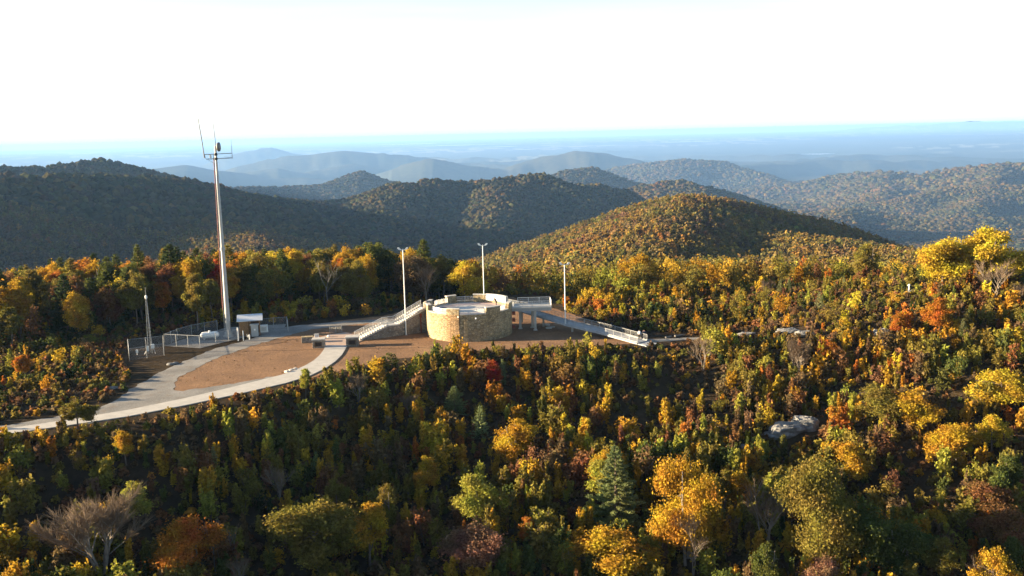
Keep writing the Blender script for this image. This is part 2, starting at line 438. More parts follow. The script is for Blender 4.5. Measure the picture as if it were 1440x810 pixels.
M['leaf_stuff'] = m_leaf('leaves_far', True)

def m_ground():
    mt, nt, out = new_mat('forest_ground')
    a = N(nt, 'ShaderNodeAttribute', attribute_name='tint')
    n = noise(nt, .8, 6, .7); n2 = noise(nt, .012, 6, .7)
    c = mixc(nt, .8, a.outputs['Color'], ramp(nt, n, [(.3, (.45, .45, .45)), (.7, (1.5, 1.45, 1.4))]), 'MULTIPLY')
    c = mixc(nt, .7, c, ramp(nt, n2, [(.3, (.6, .65, .6)), (.7, (1.35, 1.3, 1.2))]), 'MULTIPLY')
    principled(nt, out, c, 1.0, 0, bump(nt, n, .8, .3), .05); return mt
M['ground'] = m_ground()

def m_water():
    mt, nt, out = new_mat('lake_water')
    principled(nt, out, (.10, .12, .13), .32, 0, None, .5); return mt
M['water'] = m_water()

# ------------------------------------------------------------------ mesh helpers
def fast_mesh(name, V, faces, mat, color=None, smooth=False):
    """faces: (n,3) or (n,4) int array"""
    me = bpy.data.meshes.new(name)
    V = np.ascontiguousarray(V, dtype=np.float32); n, k = faces.shape
    me.vertices.add(len(V)); me.vertices.foreach_set('co', V.ravel())
    me.loops.add(n * k); me.loops.foreach_set('vertex_index', np.ascontiguousarray(faces, dtype=np.int32).ravel())
    me.polygons.add(n); me.polygons.foreach_set('loop_start', np.arange(0, n * k, k, dtype=np.int32))
    if smooth: me.polygons.foreach_set('use_smooth', np.ones(n, dtype=bool))
    if color is not None:
        dom = 'FACE' if len(color) == n else 'POINT'
        at = me.attributes.new('tint', 'FLOAT_COLOR', dom)
        c4 = np.ones((len(color), 4), np.float32); c4[:, :3] = color
        at.data.foreach_set('color', c4.ravel())
    me.update(calc_edges=True)
    me.materials.append(mat)
    return me

class MB:
    def __init__(s): s.v = []; s.f = []
    def add(s, vs, fs):
        b = len(s.v); s.v += [tuple(v) for v in vs]; s.f += [tuple(i + b for i in f) for f in fs]; return s
    def box(s, c, size, rz=0):
        hx, hy, hz = size[0] / 2, size[1] / 2, size[2] / 2
        co, si = math.cos(rz), math.sin(rz)
        vs = [(c[0] + x * co - y * si, c[1] + x * si + y * co, c[2] + z) for z in (-hz, hz) for x, y in ((-hx, -hy), (hx, -hy), (hx, hy), (-hx, hy))]
        return s.add(vs, [(3, 2, 1, 0), (4, 5, 6, 7), (0, 1, 5, 4), (1, 2, 6, 5), (2, 3, 7, 6), (3, 0, 4, 7)])
    def tube(s, p, q, r1, r2=None, n=6):
        r2 = r1 if r2 is None else r2
        p = Vector(p); q = Vector(q); d = (q - p).normalized()
        u = d.orthogonal().normalized(); w = d.cross(u)
        vs = [p + (u * math.cos(2 * math.pi * i / n) + w * math.sin(2 * math.pi * i / n)) * r1 for i in range(n)] + \
             [q + (u * math.cos(2 * math.pi * i / n) + w * math.sin(2 * math.pi * i / n)) * r2 for i in range(n)]
        return s.add(vs, [(i, (i + 1) % n, n + (i + 1) % n, n + i) for i in range(n)] + [tuple(range(n))[::-1], tuple(range(n, 2 * n))])
    def prism(s, pts, z0, z1):
        """pts: list of (x,y); z1 may be a list"""
        n = len(pts)
        a = z0 if isinstance(z0, (list, tuple)) else [z0] * n; b = z1 if isinstance(z1, (list, tuple)) else [z1] * n
        vs = [(x, y, z) for (x, y), z in zip(pts, a)] + [(x, y, z) for (x, y), z in zip(pts, b)]
        return s.add(vs, [tuple(range(n))[::-1], tuple(range(n, 2 * n))] + [(i, (i + 1) % n, n + (i + 1) % n, n + i) for i in range(n)])
    def arc(s, c, r0, r1, a0, a1, z0, z1, n=None):
        n = n or max(2, int(abs(a1 - a0) / 4))
        full = abs(a1 - a0) >= 359.9
        vs = []; fs = []
        for i in range(n if full else n + 1):
            a = R_(a0 + (a1 - a0) * i / n); ca, sa = math.cos(a), math.sin(a)
            vs += [(c[0] + r0 * ca, c[1] + r0 * sa, z0), (c[0] + r1 * ca, c[1] + r1 * sa, z0), (c[0] + r1 * ca, c[1] + r1 * sa, z1), (c[0] + r0 * ca, c[1] + r0 * sa, z1)]
        k = len(vs) // 4
        for i in range(n):
            A = 4 * i; B = 4 * ((i + 1) % k)
            fs += [(A, B, B + 1, A + 1), (A + 1, B + 1, B + 2, A + 2), (A + 2, B + 2, B + 3, A + 3), (A + 3, B + 3, B, A)]
        if not full: fs += [(0, 1, 2, 3), (4 * n + 3, 4 * n + 2, 4 * n + 1, 4 * n)]
        return s.add(vs, fs)
    def lathe(s, c, prof, n=12, axis='z'):
        vs = []
        for (r, z) in prof:
            for i in range(n):
                a = 2 * math.pi * i / n; x, y = r * math.cos(a), r * math.sin(a)
                vs.append((c[0] + x, c[1] + y, c[2] + z) if axis == 'z' else (c[0] + z, c[1] + x, c[2] + y))
        fs = [(k * n + i, k * n + (i + 1) % n, (k + 1) * n + (i + 1) % n, (k + 1) * n + i) for k in range(len(prof) - 1) for i in range(n)]
        fs += [tuple(range(n))[::-1], tuple(range((len(prof) - 1) * n, len(prof) * n))]
        return s.add(vs, fs)
    def build(s, name, mat, parent=None, smooth=False, bevel=0, origin=None):
        me = bpy.data.meshes.new(name)
        off = Vector(origin) if origin else Vector((0, 0, 0))
        me.from_pydata([Vector(v) - off for v in s.v], [], s.f); me.update()
        bm = bmesh.new(); bm.from_mesh(me); bmesh.ops.recalc_face_normals(bm, faces=bm.faces); bm.to_mesh(me); bm.free()
        if smooth: me.polygons.foreach_set('use_smooth', [True] * len(me.polygons))
        me.materials.append(mat)
        o = bpy.data.objects.new(name, me); COL.objects.link(o)
        if origin and not parent: o.location = off
        if parent: o.parent = parent
        if bevel:
            b = o.modifiers.new('bevel', 'BEVEL'); b.width = bevel; b.segments = 2; b.limit_method = 'ANGLE'
        return o

def mesh_obj(name, me, parent=None):
    o = bpy.data.objects.new(name, me); COL.objects.link(o)
    if parent: o.parent = parent
    return o

# ================================================================== SETTING
def build_terrain():
    az = np.concatenate([np.arange(-36, 36.01, .1), np.arange(40, 324, 4)])
    rr = [14.]
    while rr[-1] < 120000:
        r = rr[-1]; rr.append(r * (1.012 if r < 320 else 1.0105 if r < 6500 else 1.022))
    rr = np.array(rr)
    A, Rr = np.meshgrid(np.radians(az), rr)
    x = Rr * np.sin(A); y = Rr * np.cos(A)
    z = H(x.ravel(), y.ravel()).reshape(x.shape)
    nr, na = x.shape
    V = np.stack([x.ravel(), y.ravel(), z.ravel()], -1)
    V = np.vstack([V, [[0, 0, z[0].mean()]]])
    i, j = np.meshgrid(np.arange(nr - 1), np.arange(na), indexing='ij')
    j2 = (j + 1) % na
    Q = np.stack([i * na + j, (i + 1) * na + j, (i + 1) * na + j2, i * na + j2], -1).reshape(-1, 4)[:, ::-1]
    r = Rr.ravel(); X = x.ravel(); Y = y.ravel(); Z = z.ravel()
    n1 = fbm(X / 22, Y / 22, 61, 4); n2 = fbm(X / 420, Y / 420, 71, 4); n3 = fbm(X / 1500, Y / 1500, 81, 5); n4 = vnoise(X / 260, Y / 420, 91)
    near = np.outer(np.ones_like(r), [.045, .032, .020]) + np.outer(n1, [.022, .016, .008])
    wood = np.outer(np.ones_like(r), [.085, .060, .026]) + np.outer(n2, [.035, .008, -.004])
    fld = np.outer(np.ones_like(r), [.045, .050, .034]) + np.outer(n3, [.03, .02, .01])
    open_ = (sstep(n4, .52, .66) * sstep(fbm(X / 3800, Y / 3800, 95, 3), -.05, .25) * sstep(r, 15000, 18500))[:, None]
    fld = fld * (1 - open_) + np.array([.22, .205, .15]) * open_
    k1 = sstep(r, 220, 420)[:, None]; k2 = sstep(r, 6000, 11000)[:, None]
    wood = wood * (1 - .45 * sstep(r, 3000, 5600))[:, None] * np.array([1., 1.03, 1.1])  # far wood darkened in its colour, standing in for canopy self-shadow
    c = near * (1 - k1) + wood * k1; c = c * (1 - k2) + fld * k2
    c = np.vstack([np.clip(c, .01, 1), [[.05, .04, .03]]])
    # the centre fan under the camera
    T = np.stack([np.full(na, nr * na), np.arange(na), (np.arange(na) + 1) % na], -1)
    T4 = np.concatenate([T, T[:, :1]], 1)
    me = bpy.data.meshes.new('ground')
    n4_, n3_ = len(Q), len(T)
    me.vertices.add(len(V)); me.vertices.foreach_set('co', V.astype(np.float32).ravel())
    me.loops.add(n4_ * 4 + n3_ * 3)
    me.loops.foreach_set('vertex_index', np.concatenate([Q.ravel(), T[:, ::-1].ravel()]).astype(np.int32))
    me.polygons.add(n4_ + n3_)
    me.polygons.foreach_set('loop_start', np.concatenate([np.arange(n4_) * 4, n4_ * 4 + np.arange(n3_) * 3]).astype(np.int32))
    me.polygons.foreach_set('use_smooth', np.ones(n4_ + n3_, dtype=bool))
    at = me.attributes.new('tint', 'FLOAT_COLOR', 'POINT')
    c4 = np.ones((len(c), 4), np.float32); c4[:, :3] = c; at.data.foreach_set('color', c4.ravel())
    me.update(calc_edges=True); me.materials.append(M['ground'])
    o = bpy.data.objects.new('ground', me); COL.objects.link(o); tag(o, kind='structure')
    return az, rr, z
T_AZ, T_RR, T_Z = build_terrain()

# ---- what the ground hides from the camera (used only to leave out far trees behind hills)
_nf = int(np.sum(T_AZ <= 36.01))
_tan = (T_Z[:, :_nf] + 16 - CZ) / T_RR[:, None]
_tang = (T_Z[:, :_nf] - 10 - CZ) / T_RR[:, None]
_vis = np.maximum.accumulate(_tang, axis=0)
_vis = np.vstack([np.full((1, _nf), -9.), _vis[:-1]])
VISIBLE = _tan >= _vis
def visible(x, y):
    r = np.hypot(x, y); a = np.degrees(np.arctan2(x, y))
    i = np.clip(np.searchsorted(T_RR, r), 0, len(T_RR) - 1); j = np.clip(np.round((a + 36) / .1).astype(int), 0, _nf - 1)
    return VISIBLE[i, j] & (np.abs(a) < 35)

for k, (lx, ly, a, b, lz) in enumerate(LAKES):
    n = 40; mb = MB()
    pts = []
    for i in range(n):
        t = 2 * math.pi * i / n; w = 1 + .22 * math.sin(3 * t + k) + .12 * math.sin(7 * t + 2 * k)
        pts.append((lx + a * w * math.cos(t), ly + b * w * math.sin(t), lz))
    mb.add(pts, [tuple(range(n))])
    tag(mb.build('lake', M['water']), kind='structure')

def sheet(name, px, z, mat, jitter=.0, step=.0, thick=0, z_in=0.0):
    pts = [P(a, b, z_in) for a, b in px]
    if step:
        out = []
        for i, p in enumerate(pts):
            q = pts[(i + 1) % len(pts)]; n = max(1, int((q - p).length / step))
            for k in range(n):
                v = p.lerp(q, k / n)
                out.append(v + Vector((random.uniform(-1, 1), random.uniform(-1, 1), 0)) * jitter)
        pts = out
    bm = bmesh.new()
    vs = [bm.verts.new((p.x, p.y, z)) for p in pts]
    f = bm.faces.new(vs)
    if f.normal.z < 0: f.normal_flip()
    if thick:
        g = bmesh.ops.extrude_face_region(bm, geom=[f]); dn = [e for e in g['geom'] if isinstance(e, bmesh.types.BMVert)]
        for v in vs: v.co.z = z - thick
        bmesh.ops.recalc_face_normals(bm, faces=bm.faces)
    bm.normal_update()
    bmesh.ops.triangulate(bm, faces=bm.faces[:])
    me = bpy.data.meshes.new(name); bm.to_mesh(me); bm.free(); me.materials.append(mat)
    o = mesh_obj(name, me); tag(o, kind='structure'); return o

MULCH = [(244, 552), (250, 531), (300, 503), (352, 484), (402, 470), (436, 463), (470, 452), (540, 444), (600, 430), (640, 418), (720, 418), (800, 440), (872, 468), (905, 474),
         (900, 484), (868, 484.5), (800, 487), (720, 491), (655, 494), (620, 497), (560, 505), (520, 512), (470, 524), (432, 533), (400, 536), (320, 546)]
sheet('mulch_lawn', MULCH, .012, M['mulch'], .25, 1.2)
ROAD = [(-300, 668), (-120, 628), (0, 600), (70, 588), (130, 579), (158, 566), (182, 548), (240, 516), (300, 491), (352, 477), (380, 468), (402, 460), (440, 455.5), (500, 451), (545, 449), (545, 452.5), (500, 456), (440, 463),
        (402, 472.5), (352, 487), (300, 506), (250, 531), (243, 549), (256, 550), (322, 541), (402, 526), (440, 515), (424, 531), (402, 536), (322, 553), (252, 571), (150, 592), (0, 611), (-120, 640), (-300, 684)]
sheet('gravel_road', ROAD, .030, M['gravel'], .32, .9)
GPATH = [(898, 483), (930, 480.5), (980, 477.5), (1020, 474.5), (1020, 472.5), (980, 474.5), (925, 476.5), (905, 477.5)]
sheet('gravel_path', GPATH, .024, M['gravel'], .12, 1.0)
WALK = [(-300, 694), (-120, 640), (0, 612), (100, 597), (180, 586), (262, 572), (330, 558), (402, 541), (440, 528), (462, 517), (478, 505), (486, 494), (487, 487.5),
        (456, 487.5), (452, 496), (440, 507), (420, 517), (396, 527), (326, 543), (260, 557), (180, 573), (100, 585), (0, 600.5), (-120, 627), (-300, 678)]
WALK = [(a, b + (.0)) for a, b in WALK]
def smooth_poly(p, n=3):
    return p
sheet('concrete_walk', [(-300, 693), (-120, 641), (0, 612.5), (100, 598.5), (180, 586.5), (262, 570.5), (330, 556), (402, 539.5), (436, 529), (458, 518.5), (472, 508.5), (481, 499.5), (486, 491), (487.5, 487.2),
                         (457.5, 487.2), (455, 493), (450, 500), (441, 508), (428, 515.5), (410, 523), (396, 528), (326, 545.5), (260, 561), (180, 577.5), (100, 590.5), (0, 605.5), (-120, 634), (-300, 685)], .12, M['concrete'], 0, 0, .16)
sheet('entrance_paving', [(455, 487.0), (488.5, 487.0), (512, 478.5), (508, 473), (486, 468), (462, 471), (448, 476)], .10, M['paver'], 0, 0, .12)
sheet('entrance_kerb', [(456.5, 488.6), (488, 488.6), (488.5, 486.6), (456, 486.6)], .15, M['concrete_white'], 0, 0, .2)
PAD = [(230, 487), (262, 476), (300, 466), (318, 461), (402, 456), (400, 467), (350, 473), (330, 478), (282, 490)]
sheet('gravel_pad', PAD, .050, M['gravel'], .08, .8)

# ================================================================== THE ROUND TOWER
TC = (-7.6, 165.5); TR = 7.45; DECK = 4.3; SILL = 4.62; TOP = 5.6
tower = thing('observation_tower', 'round tan stone lookout tower with notched parapet and open concrete deck', 'tower', (TC[0], TC[1], 0))
L0 = (0, 0)
def tpt(a, r, z): return Vector((r * math.cos(R_(a)), r * math.sin(R_(a)), z))
MB().arc(L0, TR - .45, TR, 0, 360, -.15, SILL, 96).build('wall', M['stone'], tower)
MB().arc(L0, TR - .50, TR + .05, -158, -1, SILL + .002, SILL + .10, 60).build('wall_cap', M['cap'], tower)
d = MB().lathe((0, 0, 0), [(TR - .47, DECK - .3), (TR - .47, DECK)], 72).build('deck', M['deck'], tower)
MB().arc(L0, 3.9, 5.6, 0, 360, DECK - .02, DECK + .006, 72).build('deck_ring', M['deck_tint'], d)
MB().arc(L0, 5.75, 6.7, 0, 75, DECK - .02, DECK + .006, 24).build('deck_band', M['deck_pink'], d)
MB().lathe((0, 0, 0), [(2.5, DECK - .02), (2.5, DECK + .006)], 48).build('deck_medallion', M['deck_pale'], d)
MERL = [(-118, -101, 1), (-65, -43, 0), (-172, -157, 0), (112, 127, 0), (68, 86, 0), (-22, -4, 0), (160, 170, 0)]
for a0, a1, pil in MERL:
    mm = MB().arc(L0, TR - .52, TR + .08, a0, a1, SILL - (.0 if not pil else 0) + .004, TOP).build('merlon', M['stone'], tower)
    MB().arc(L0, TR - .58, TR + .14, a0 - .6, a1 + .6, TOP + .003, TOP + .13).build('cap_stone', M['cap'], mm)
MB().arc(L0, TR - .02, TR + .10, -118, -101, -.15, SILL).build('pilaster', m_stone('warm_stone', (.37, .255, .145)), tower)
MB().arc(L0, TR - .46, TR + .02, 24, 67, SILL + .003, TOP + .25).build('parapet_wall', M['concrete_white'], tower)
MB().lathe((TR * math.cos(R_(176)), TR * math.sin(R_(176)), 0), [(.62, SILL), (.62, TOP - .1), (.45, TOP + .1), (.15, TOP + .2)], 14).build('corner_post', M['stone_pillar'], tower, True)
lt = MB().lathe(tpt(-79, TR + .1, 4.0), [(.12, -.12), (.16, 0), (.12, .12)], 8).build('wall_lamp', M['white'], tower)
lt2 = MB().lathe(tpt(-101.5, TR + .1, 4.3), [(.10, -.12), (.14, 0), (.10, .12)], 8).build('wall_lamp', M['white'], tower)

def rail_between(p, q, parent, h=1.07, post=True, step=.16, name='railing', mat=None, bar=.011, n_mid=2, posts_at=1.8, z0=.08):
    """guard rail of thin upright wires between posts"""
    mat = mat or M['rail']
    p = Vector(p); q = Vector(q); L = (q - p).length; up = Vector((0, 0, 1))
    mb = MB()
    mb.tube(p + up * h, q + up * h, .032, n=5); mb.tube(p + up * z0, q + up * z0, .022, n=4)
    for k in range(n_mid): mb.tube(p + up * (z0 + (h - z0) * (k + 1) / (n_mid + 1)), q + up * (z0 + (h - z0) * (k + 1) / (n_mid + 1)), .012, n=3)
    n = max(1, int(L / step))
    for i in range(1, n):
        v = p.lerp(q, i / n); mb.tube(v + up * z0, v + up * h, bar, n=3)
    if post:
        n = max(1, round(L / posts_at))
        for i in range(n + 1):
            v = p.lerp(q, i / n); mb.tube(v - up * .02, v + up * (h + .02), .035, n=5)
    return mb.build(name, mat, parent)

GAPS = [(-157, -118), (-101, -65), (-43, -22), (86, 112), (127, 160)]
for a0, a1 in GAPS:
    n = max(1, round((a1 - a0) / 12)); mb = MB()
    for i in range(n):
        p = tpt(a0 + (a1 - a0) * i / n, TR - .66, DECK); q = tpt(a0 + (a1 - a0) * (i + 1) / n, TR - .66, DECK)
        up = Vector((0, 0, 1))
        for hh, rr in ((1.1, .03), (.4, .018), (.75, .012)): mb.tube(p + up * hh, q + up * hh, rr, n=4)
        k = int((q - p).length / .13)
        for j in range(k): v = p.lerp(q, j / k); mb.tube(v + up * .1, v + up * 1.1, .016, n=3)
        mb.tube(p, p + up * 1.12, .03, n=5)
    mb.build('railing', M['rail'], tower)
# red-brown sign frames fixed to the shaded right wall under the bridge
for zz in (1.0, 2.2, 3.4):
    a = 3
    bx = MB().box(tpt(a - 4 + zz * .2, TR + .32, zz), (.5, .95, .55), R_(a)).build('wall_bracket', M['rust'], tower)

# ---- stairs
S0 = P(505, 479.5, 0); S1 = Vector((-15.25, 167.0, 0))
sdirv = (S1 - S0); SLen = sdirv.length; sdirv.normalize(); sback = Vector((-sdirv.y, sdirv.x, 0))
stair = thing('entrance_stair', 'stone sided staircase with wire railings climbing to the round tower', 'staircase', S0)
SRZ = math.atan2(sdirv.y, sdirv.x); stair.rotation_euler = (0, 0, SRZ)
SW = 2.7
prof = []       # (u, z) of the tread line
nA, nB = 12, 14
LA0, LA1 = 0, SLen * .42; LB0 = SLen * .585; zA = 1.95
for i in range(nA): prof.append((LA0 + (LA1 - LA0) * i / nA, LA0 + (LA1 - LA0) * (i + 1) / nA, zA * (i + 1) / nA))
prof.append((LA1, LB0, zA))
for i in range(nB): prof.append((LB0 + (SLen - LB0) * i / nB, LB0 + (SLen - LB0) * (i + 1) / nB, zA + (DECK - zA) * (i + 1) / nB))
mb = MB()
for u0, u1, z in prof: mb.box(((u0 + u1) / 2, SW / 2, z - .12), (u1 - u0 + .02, SW - .5, .24))
mb.build('steps', M['concrete_white'], stair)
def zline(u):
    if u < LA1: return zA * u / LA1
    if u < LB0: return zA
    return zA + (DECK - zA) * (u - LB0) / (SLen - LB0)
us = [0.35, LA1, LB0, SLen + .25]
def side(y0, y1, dz0, dz1, name, mat):
    vs = []
    for y in (y0, y1):
        vs += [(us[0], y, -.2), (us[1], y, -.2), (us[2], y, -.2), (us[3], y, -.2)] + [(u, y, max(.02, zline(min(u, SLen)) + dz1)) for u in us]
    f = []
    for k in range(3): f += [(k, k + 1, k + 5, k + 4), (8 + k, 8 + k + 4, 8 + k + 5, 8 + k + 1), (k + 4, k + 5, k + 13, k + 12), (k, k + 8, k + 9, k + 1)]
    f += [(0, 4, 12, 8), (3, 11, 15, 7)]
    return MB().add(vs, f).build(name, mat, stair)
side(.0, .28, 0, -.06, 'side_wall', M['stone_pillar'])
side(SW - .28, SW, 0, -.06, 'side_wall', M['stone_pillar'])
for y in (-.05, SW - .28):
    mb = MB()
    for k in range(3):
        a, b = us[k], us[k + 1]; za, zb = zline(a), zline(min(b, SLen))
        mb.add([(a, y, za - .055), (b, y, zb - .055), (b, y + .36, zb - .055), (a, y + .36, za - .055), (a, y, za + .13), (b, y, zb + .13), (b, y + .36, zb + .13), (a, y + .36, za + .13)],
               [(3, 2, 1, 0), (4, 5, 6, 7), (0, 1, 5, 4), (1, 2, 6, 5), (2, 3, 7, 6), (3, 0, 4, 7)])
    # saw-tooth white blocks where the treads run through
    for u0, u1, z in prof:
        if u1 - u0 < 1: mb.box(((u0 + u1) / 2, y + .17, z + .12), ((u1 - u0) * .55, .42, .22))
    mb.build('stringer', M['concrete_white'], stair)
for y in (.12, SW - .12):
    for a, b in ((.1, LA1), (LA1, LB0), (LB0, SLen + .1)):
        rail_between((a, y, zline(a) + .1), (b, y, zline(min(b, SLen)) + .1), stair, 1.05, step=.14, bar=.014)
dp = MB().box((SLen - 1.15, -.06, 1.75), (.16, .1, 3.3)).box((SLen - 1.15, -.12, 3.2), (.34, .2, .5)).build('downpipe', M['rust'], stair)

# ---- bridge platform on the right of the tower
B0 = P(721, 433, DECK); B1 = P(775.5, 431.5, DECK)
bdir = (B1 - B0).normalized(); bb = Vector((-bdir.y, bdir.x, 0)); BL = (B1 - B0).length; BW = 4.1
bridge = thing('viewing_platform', 'grey concrete viewing platform on columns projecting from the round tower', 'platform', (B0.x, B0.y, 0), math.atan2(bdir.y, bdir.x))
MB().box((BL / 2 - .3, BW / 2, DECK - .1), (BL + .6, BW, .2)).build('deck', M['concrete'], bridge)
MB().box((BL / 2 - .1, BW / 2, DECK - .43), (BL + .15, BW - .2, .46)).build('edge_beam', M['galv'], bridge)
for u, v in ((1.35, 2.6), (3.95, 1.0), (3.55, 3.3), (1.2, .7)):
    if (u, v) == (1.2, .7): continue
    cl = MB().box((u, v, 1.80), (.42, .42, 3.70)).box((u, v, .05), (.7, .7, .2)).build('column', M['concrete'], bridge)
for a, b in (((.1, .08), (BL, .08)), ((BL, .08), (BL, BW - .1)), ((BL, BW - .1), (1.0, BW - .1))):
    rail_between((*a, DECK), (*b, DECK), bridge, 1.1, step=.13, bar=.014)
# white handrail cap seen bright on the platform
bh = MB().tube((.1, .08, DECK + .22), (BL, .08, DECK + .22), .05, n=5).build('kick_rail', M['white'], bridge)

# ---- the ramp
ramp_t = thing('access_ramp', 'long pale access ramp with wire railings descending past the platform', 'ramp', (20, 153.3, 0))
RP = [(20.2, 153.0, .05), (14.45, 159.4, .65), (9.5, 163.4, 1.2), (4.6, 168.7, 1.85), (.9, 172.6, 2.35), (-3.4, 175.6, 2.8)]
RW = 2.5
def ramp_side(off):
    out = []
    for i, p in enumerate(RP):
        a = Vector(RP[max(0, i - 1)]); b = Vector(RP[min(len(RP) - 1, i + 1)]); d = (b - a); d.z = 0; d.normalize()
        nrm = Vector((d.y, -d.x, 0))      # to the right of the climb = far side
        out.append(Vector(p) + nrm * off)
    return out
def strip(name, o0, o1, z0, z1, mat, parent):
    A = ramp_side(o0); B = ramp_side(o1); vs = []; f = []
    for a, b in zip(A, B): vs += [a + Vector((0, 0, z0)), b + Vector((0, 0, z0)), b + Vector((0, 0, z1)), a + Vector((0, 0, z1))]
    k = len(A)
    for i in range(k - 1):
        p, q = 4 * i, 4 * i + 4
        f += [(p, q, q + 1, p + 1), (p + 1, q + 1, q + 2, p + 2), (p + 2, q + 2, q + 3, p + 3), (p + 3, q + 3, q, p)]
    f += [(0, 1, 2, 3), (4 * k - 1, 4 * k - 2, 4 * k - 3, 4 * k - 4)]
    return MB().add([v - Vector((20, 153.3, 0)) for v in vs], f).build(name, mat, parent)
M['ramp'] = simple('shaded_ramp_concrete', (.30, .31, .325), .8, 0, .12, .8, .15)  # concrete darkened and cooled: the ramp's shade is put into its colour
strip('slab', .02, RW - .02, .02, .22, M['ramp'], ramp_t)
strip('kerb', -.10, .12, -.02, .24, M['ramp'], ramp_t)
strip('kerb', RW - .12, RW + .10, -.02, .30, M['ramp'], ramp_t)
for off in (.02, RW - .02):
    A = ramp_side(off)
    for a, b in zip(A[:-1], A[1:]):
        o_ = Vector((20, 153.3, 0)); rail_between(a - o_ + Vector((0, 0, .28)), b - o_ + Vector((0, 0, .28)), ramp_t, .95, mat=M['galv'], step=.15, bar=.009, n_mid=1)
A = ramp_side(RW / 2)
for i in (2, 3, 4, 5):
    v = A[i] - Vector((20, 153.3, 0)); MB().box((v.x, v.y, (v.z - .1) / 2), (.35, .35, v.z + .2)).build('support', M['concrete'], ramp_t)
# landing at the foot of the ramp
dd = (Vector(RP[0]) - Vector(RP[1])); dd.z = 0; dd.normalize(); nn = Vector((-dd.y, dd.x, 0))
ft = [Vector(RP[0]), Vector(RP[0]) + dd * 2.6, Vector(RP[0]) + dd * 2.6 + nn * RW, Vector(RP[0]) + nn * RW]
MB().prism([(v.x - 20, v.y - 153.3) for v in ft], -.1, .16).build('foot_landing', M['ramp'], ramp_t)

# ---- floodlight poles
def light_pole(base, top_z, label, spread=.55, rz=0.):
    t = thing('light_pole', label, 'light pole', base, rz, 'floodlight poles round the tower')
    h = top_z - base[2]
    MB().tube((0, 0, 0), (0, 0, h), .11, .075, 10).build('pole', M['white'], t, False)
    MB().lathe((0, 0, 0), [(.22, -.02), (.22, .05), (.14, .08)], 10).build('base_plate', M['galv'], t)
    MB().tube((-spread, 0, h - .05), (spread, 0, h - .05), .05, n=6).tube((0, 0, h - .3), (0, 0, h + .1), .1, n=8).build('cross_arm', M['white'], t)
    for s in (-1, 1):
        fl = MB()
        fl.add([(s * spread - .22, -.16, h + .02), (s * spread + .22, -.16, h + .02), (s * spread + .22, .16, h + .02), (s * spread - .22, .16, h + .02),
                (s * (spread + .22) - .15, -.12, h + .36), (s * (spread + .22) + .15, -.12, h + .36), (s * (spread + .22) + .15, .12, h + .36), (s * (spread + .22) - .15, .12, h + .36)],
               [(3, 2, 1, 0), (4, 5, 6, 7), (0, 1, 5, 4), (1, 2, 6, 5), (2, 3, 7, 6), (3, 0, 4, 7)])
        f_ = fl.build('floodlight', M['white'], t)
        MB().box((s * (spread + .12), -.175, h + .2), (.24, .03, .2)).build('lens', M['glass'], f_)
    return t
def z_at(px, py, x, y):
    d = ray(px, py); r = math.hypot(x, y); return CZ + d[2] / math.hypot(d[0], d[1]) * r
def on_stair(u, v, z): return S0 + sdirv * u + sback * v + Vector((0, 0, z))
ub = SLen * .68
b1 = on_stair(ub, -.2, zline(ub) + .0); b1.z = 0
light_pole(b1, z_at(566, 351, b1.x, b1.y), 'white twin floodlight pole beside the upper stair flight')
b2 = Vector((-5.2, 174.9, 0)); light_pole(b2, z_at(677, 345, b2.x, b2.y), 'tall white twin floodlight pole rising behind the round tower')
b3 = Vector((9.15, 164.15, 1.42)); light_pole(b3, z_at(793, 372, b3.x, b3.y), 'white twin floodlight pole standing on the long ramp')

# ---- entrance pillars
def sign_pillar(px, py, w, dpt, h, label, rz):
    p = P(px, py, 0); t = thing('sign_pillar', label, 'stone pillar', p, rz, 'stone sign pillars at the entrance')
    MB().box((0, dpt / 2, h / 2 - .05), (w, dpt, h + .1)).build('block', M['stone_pillar'], t, bevel=.03)
    MB().box((0, dpt / 2, h + .1), (w + .24, dpt + .24, .2)).build('cap', M['cap'], t, bevel=.02)
    pl = MB().box((0, -.02, h * .52), (w * .48, .06, h * .42)).build('plaque', M['plaque'], t)
    mb = MB(); a, b = w * .27, h * .24
    for c, s in (((0, -.03, h * .52 + b), (2 * a + .1, .09, .08)), ((0, -.03, h * .52 - b), (2 * a + .1, .09, .08)), ((-a, -.03, h * .52), (.08, .09, 2 * b - .08)), ((a, -.03, h * .52), (.08, .09, 2 * b - .08))): mb.box(c, s)
    mb.build('plaque_frame', M['plaque_rim'], pl)
    return t
sign_pillar(448, 489.8, 1.95, 1.5, 1.35, 'stone sign pillar with dark plaque beside the low stone seat wall', R_(4))
sign_pillar(495.5, 487.6, 2.05, 1.6, 1.45, 'stone sign pillar with dark plaque at the foot of the stairs', R_(4))
p = P(432, 482.5, 0)
t = thing('seat_wall', 'low rough stone seat wall behind the entrance pillar', 'low wall', p, R_(8))
MB().box((0, .6, .45), (1.9, 1.1, 1.0)).build('block', M['stone_pillar'], t, bevel=.08); MB().box((0, .6, .99), (2.0, 1.2, .1)).build('cap', M['stone'], t, bevel=.03)
p = P(445.5, 477.5, 0)
t = thing('utility_box', 'small white utility box behind the entrance pillar', 'utility box', p)
MB().box((0, 0, .45), (.7, .5, .95)).build('cabinet', M['white'], t, bevel=.03); MB().box((0, -.02, .96), (.78, .58, .06)).build('lid', M['cabinet'], t)
p = P(462, 474.5, 0); tag(MB().lathe(p, [(.1, -.05), (.24, .05), (.26, .25), (.12, .4)], 9).build('marker_stone', M['white'], None, True, origin=p), 'small white marker stone on the mulch behind the paving', 'stone')
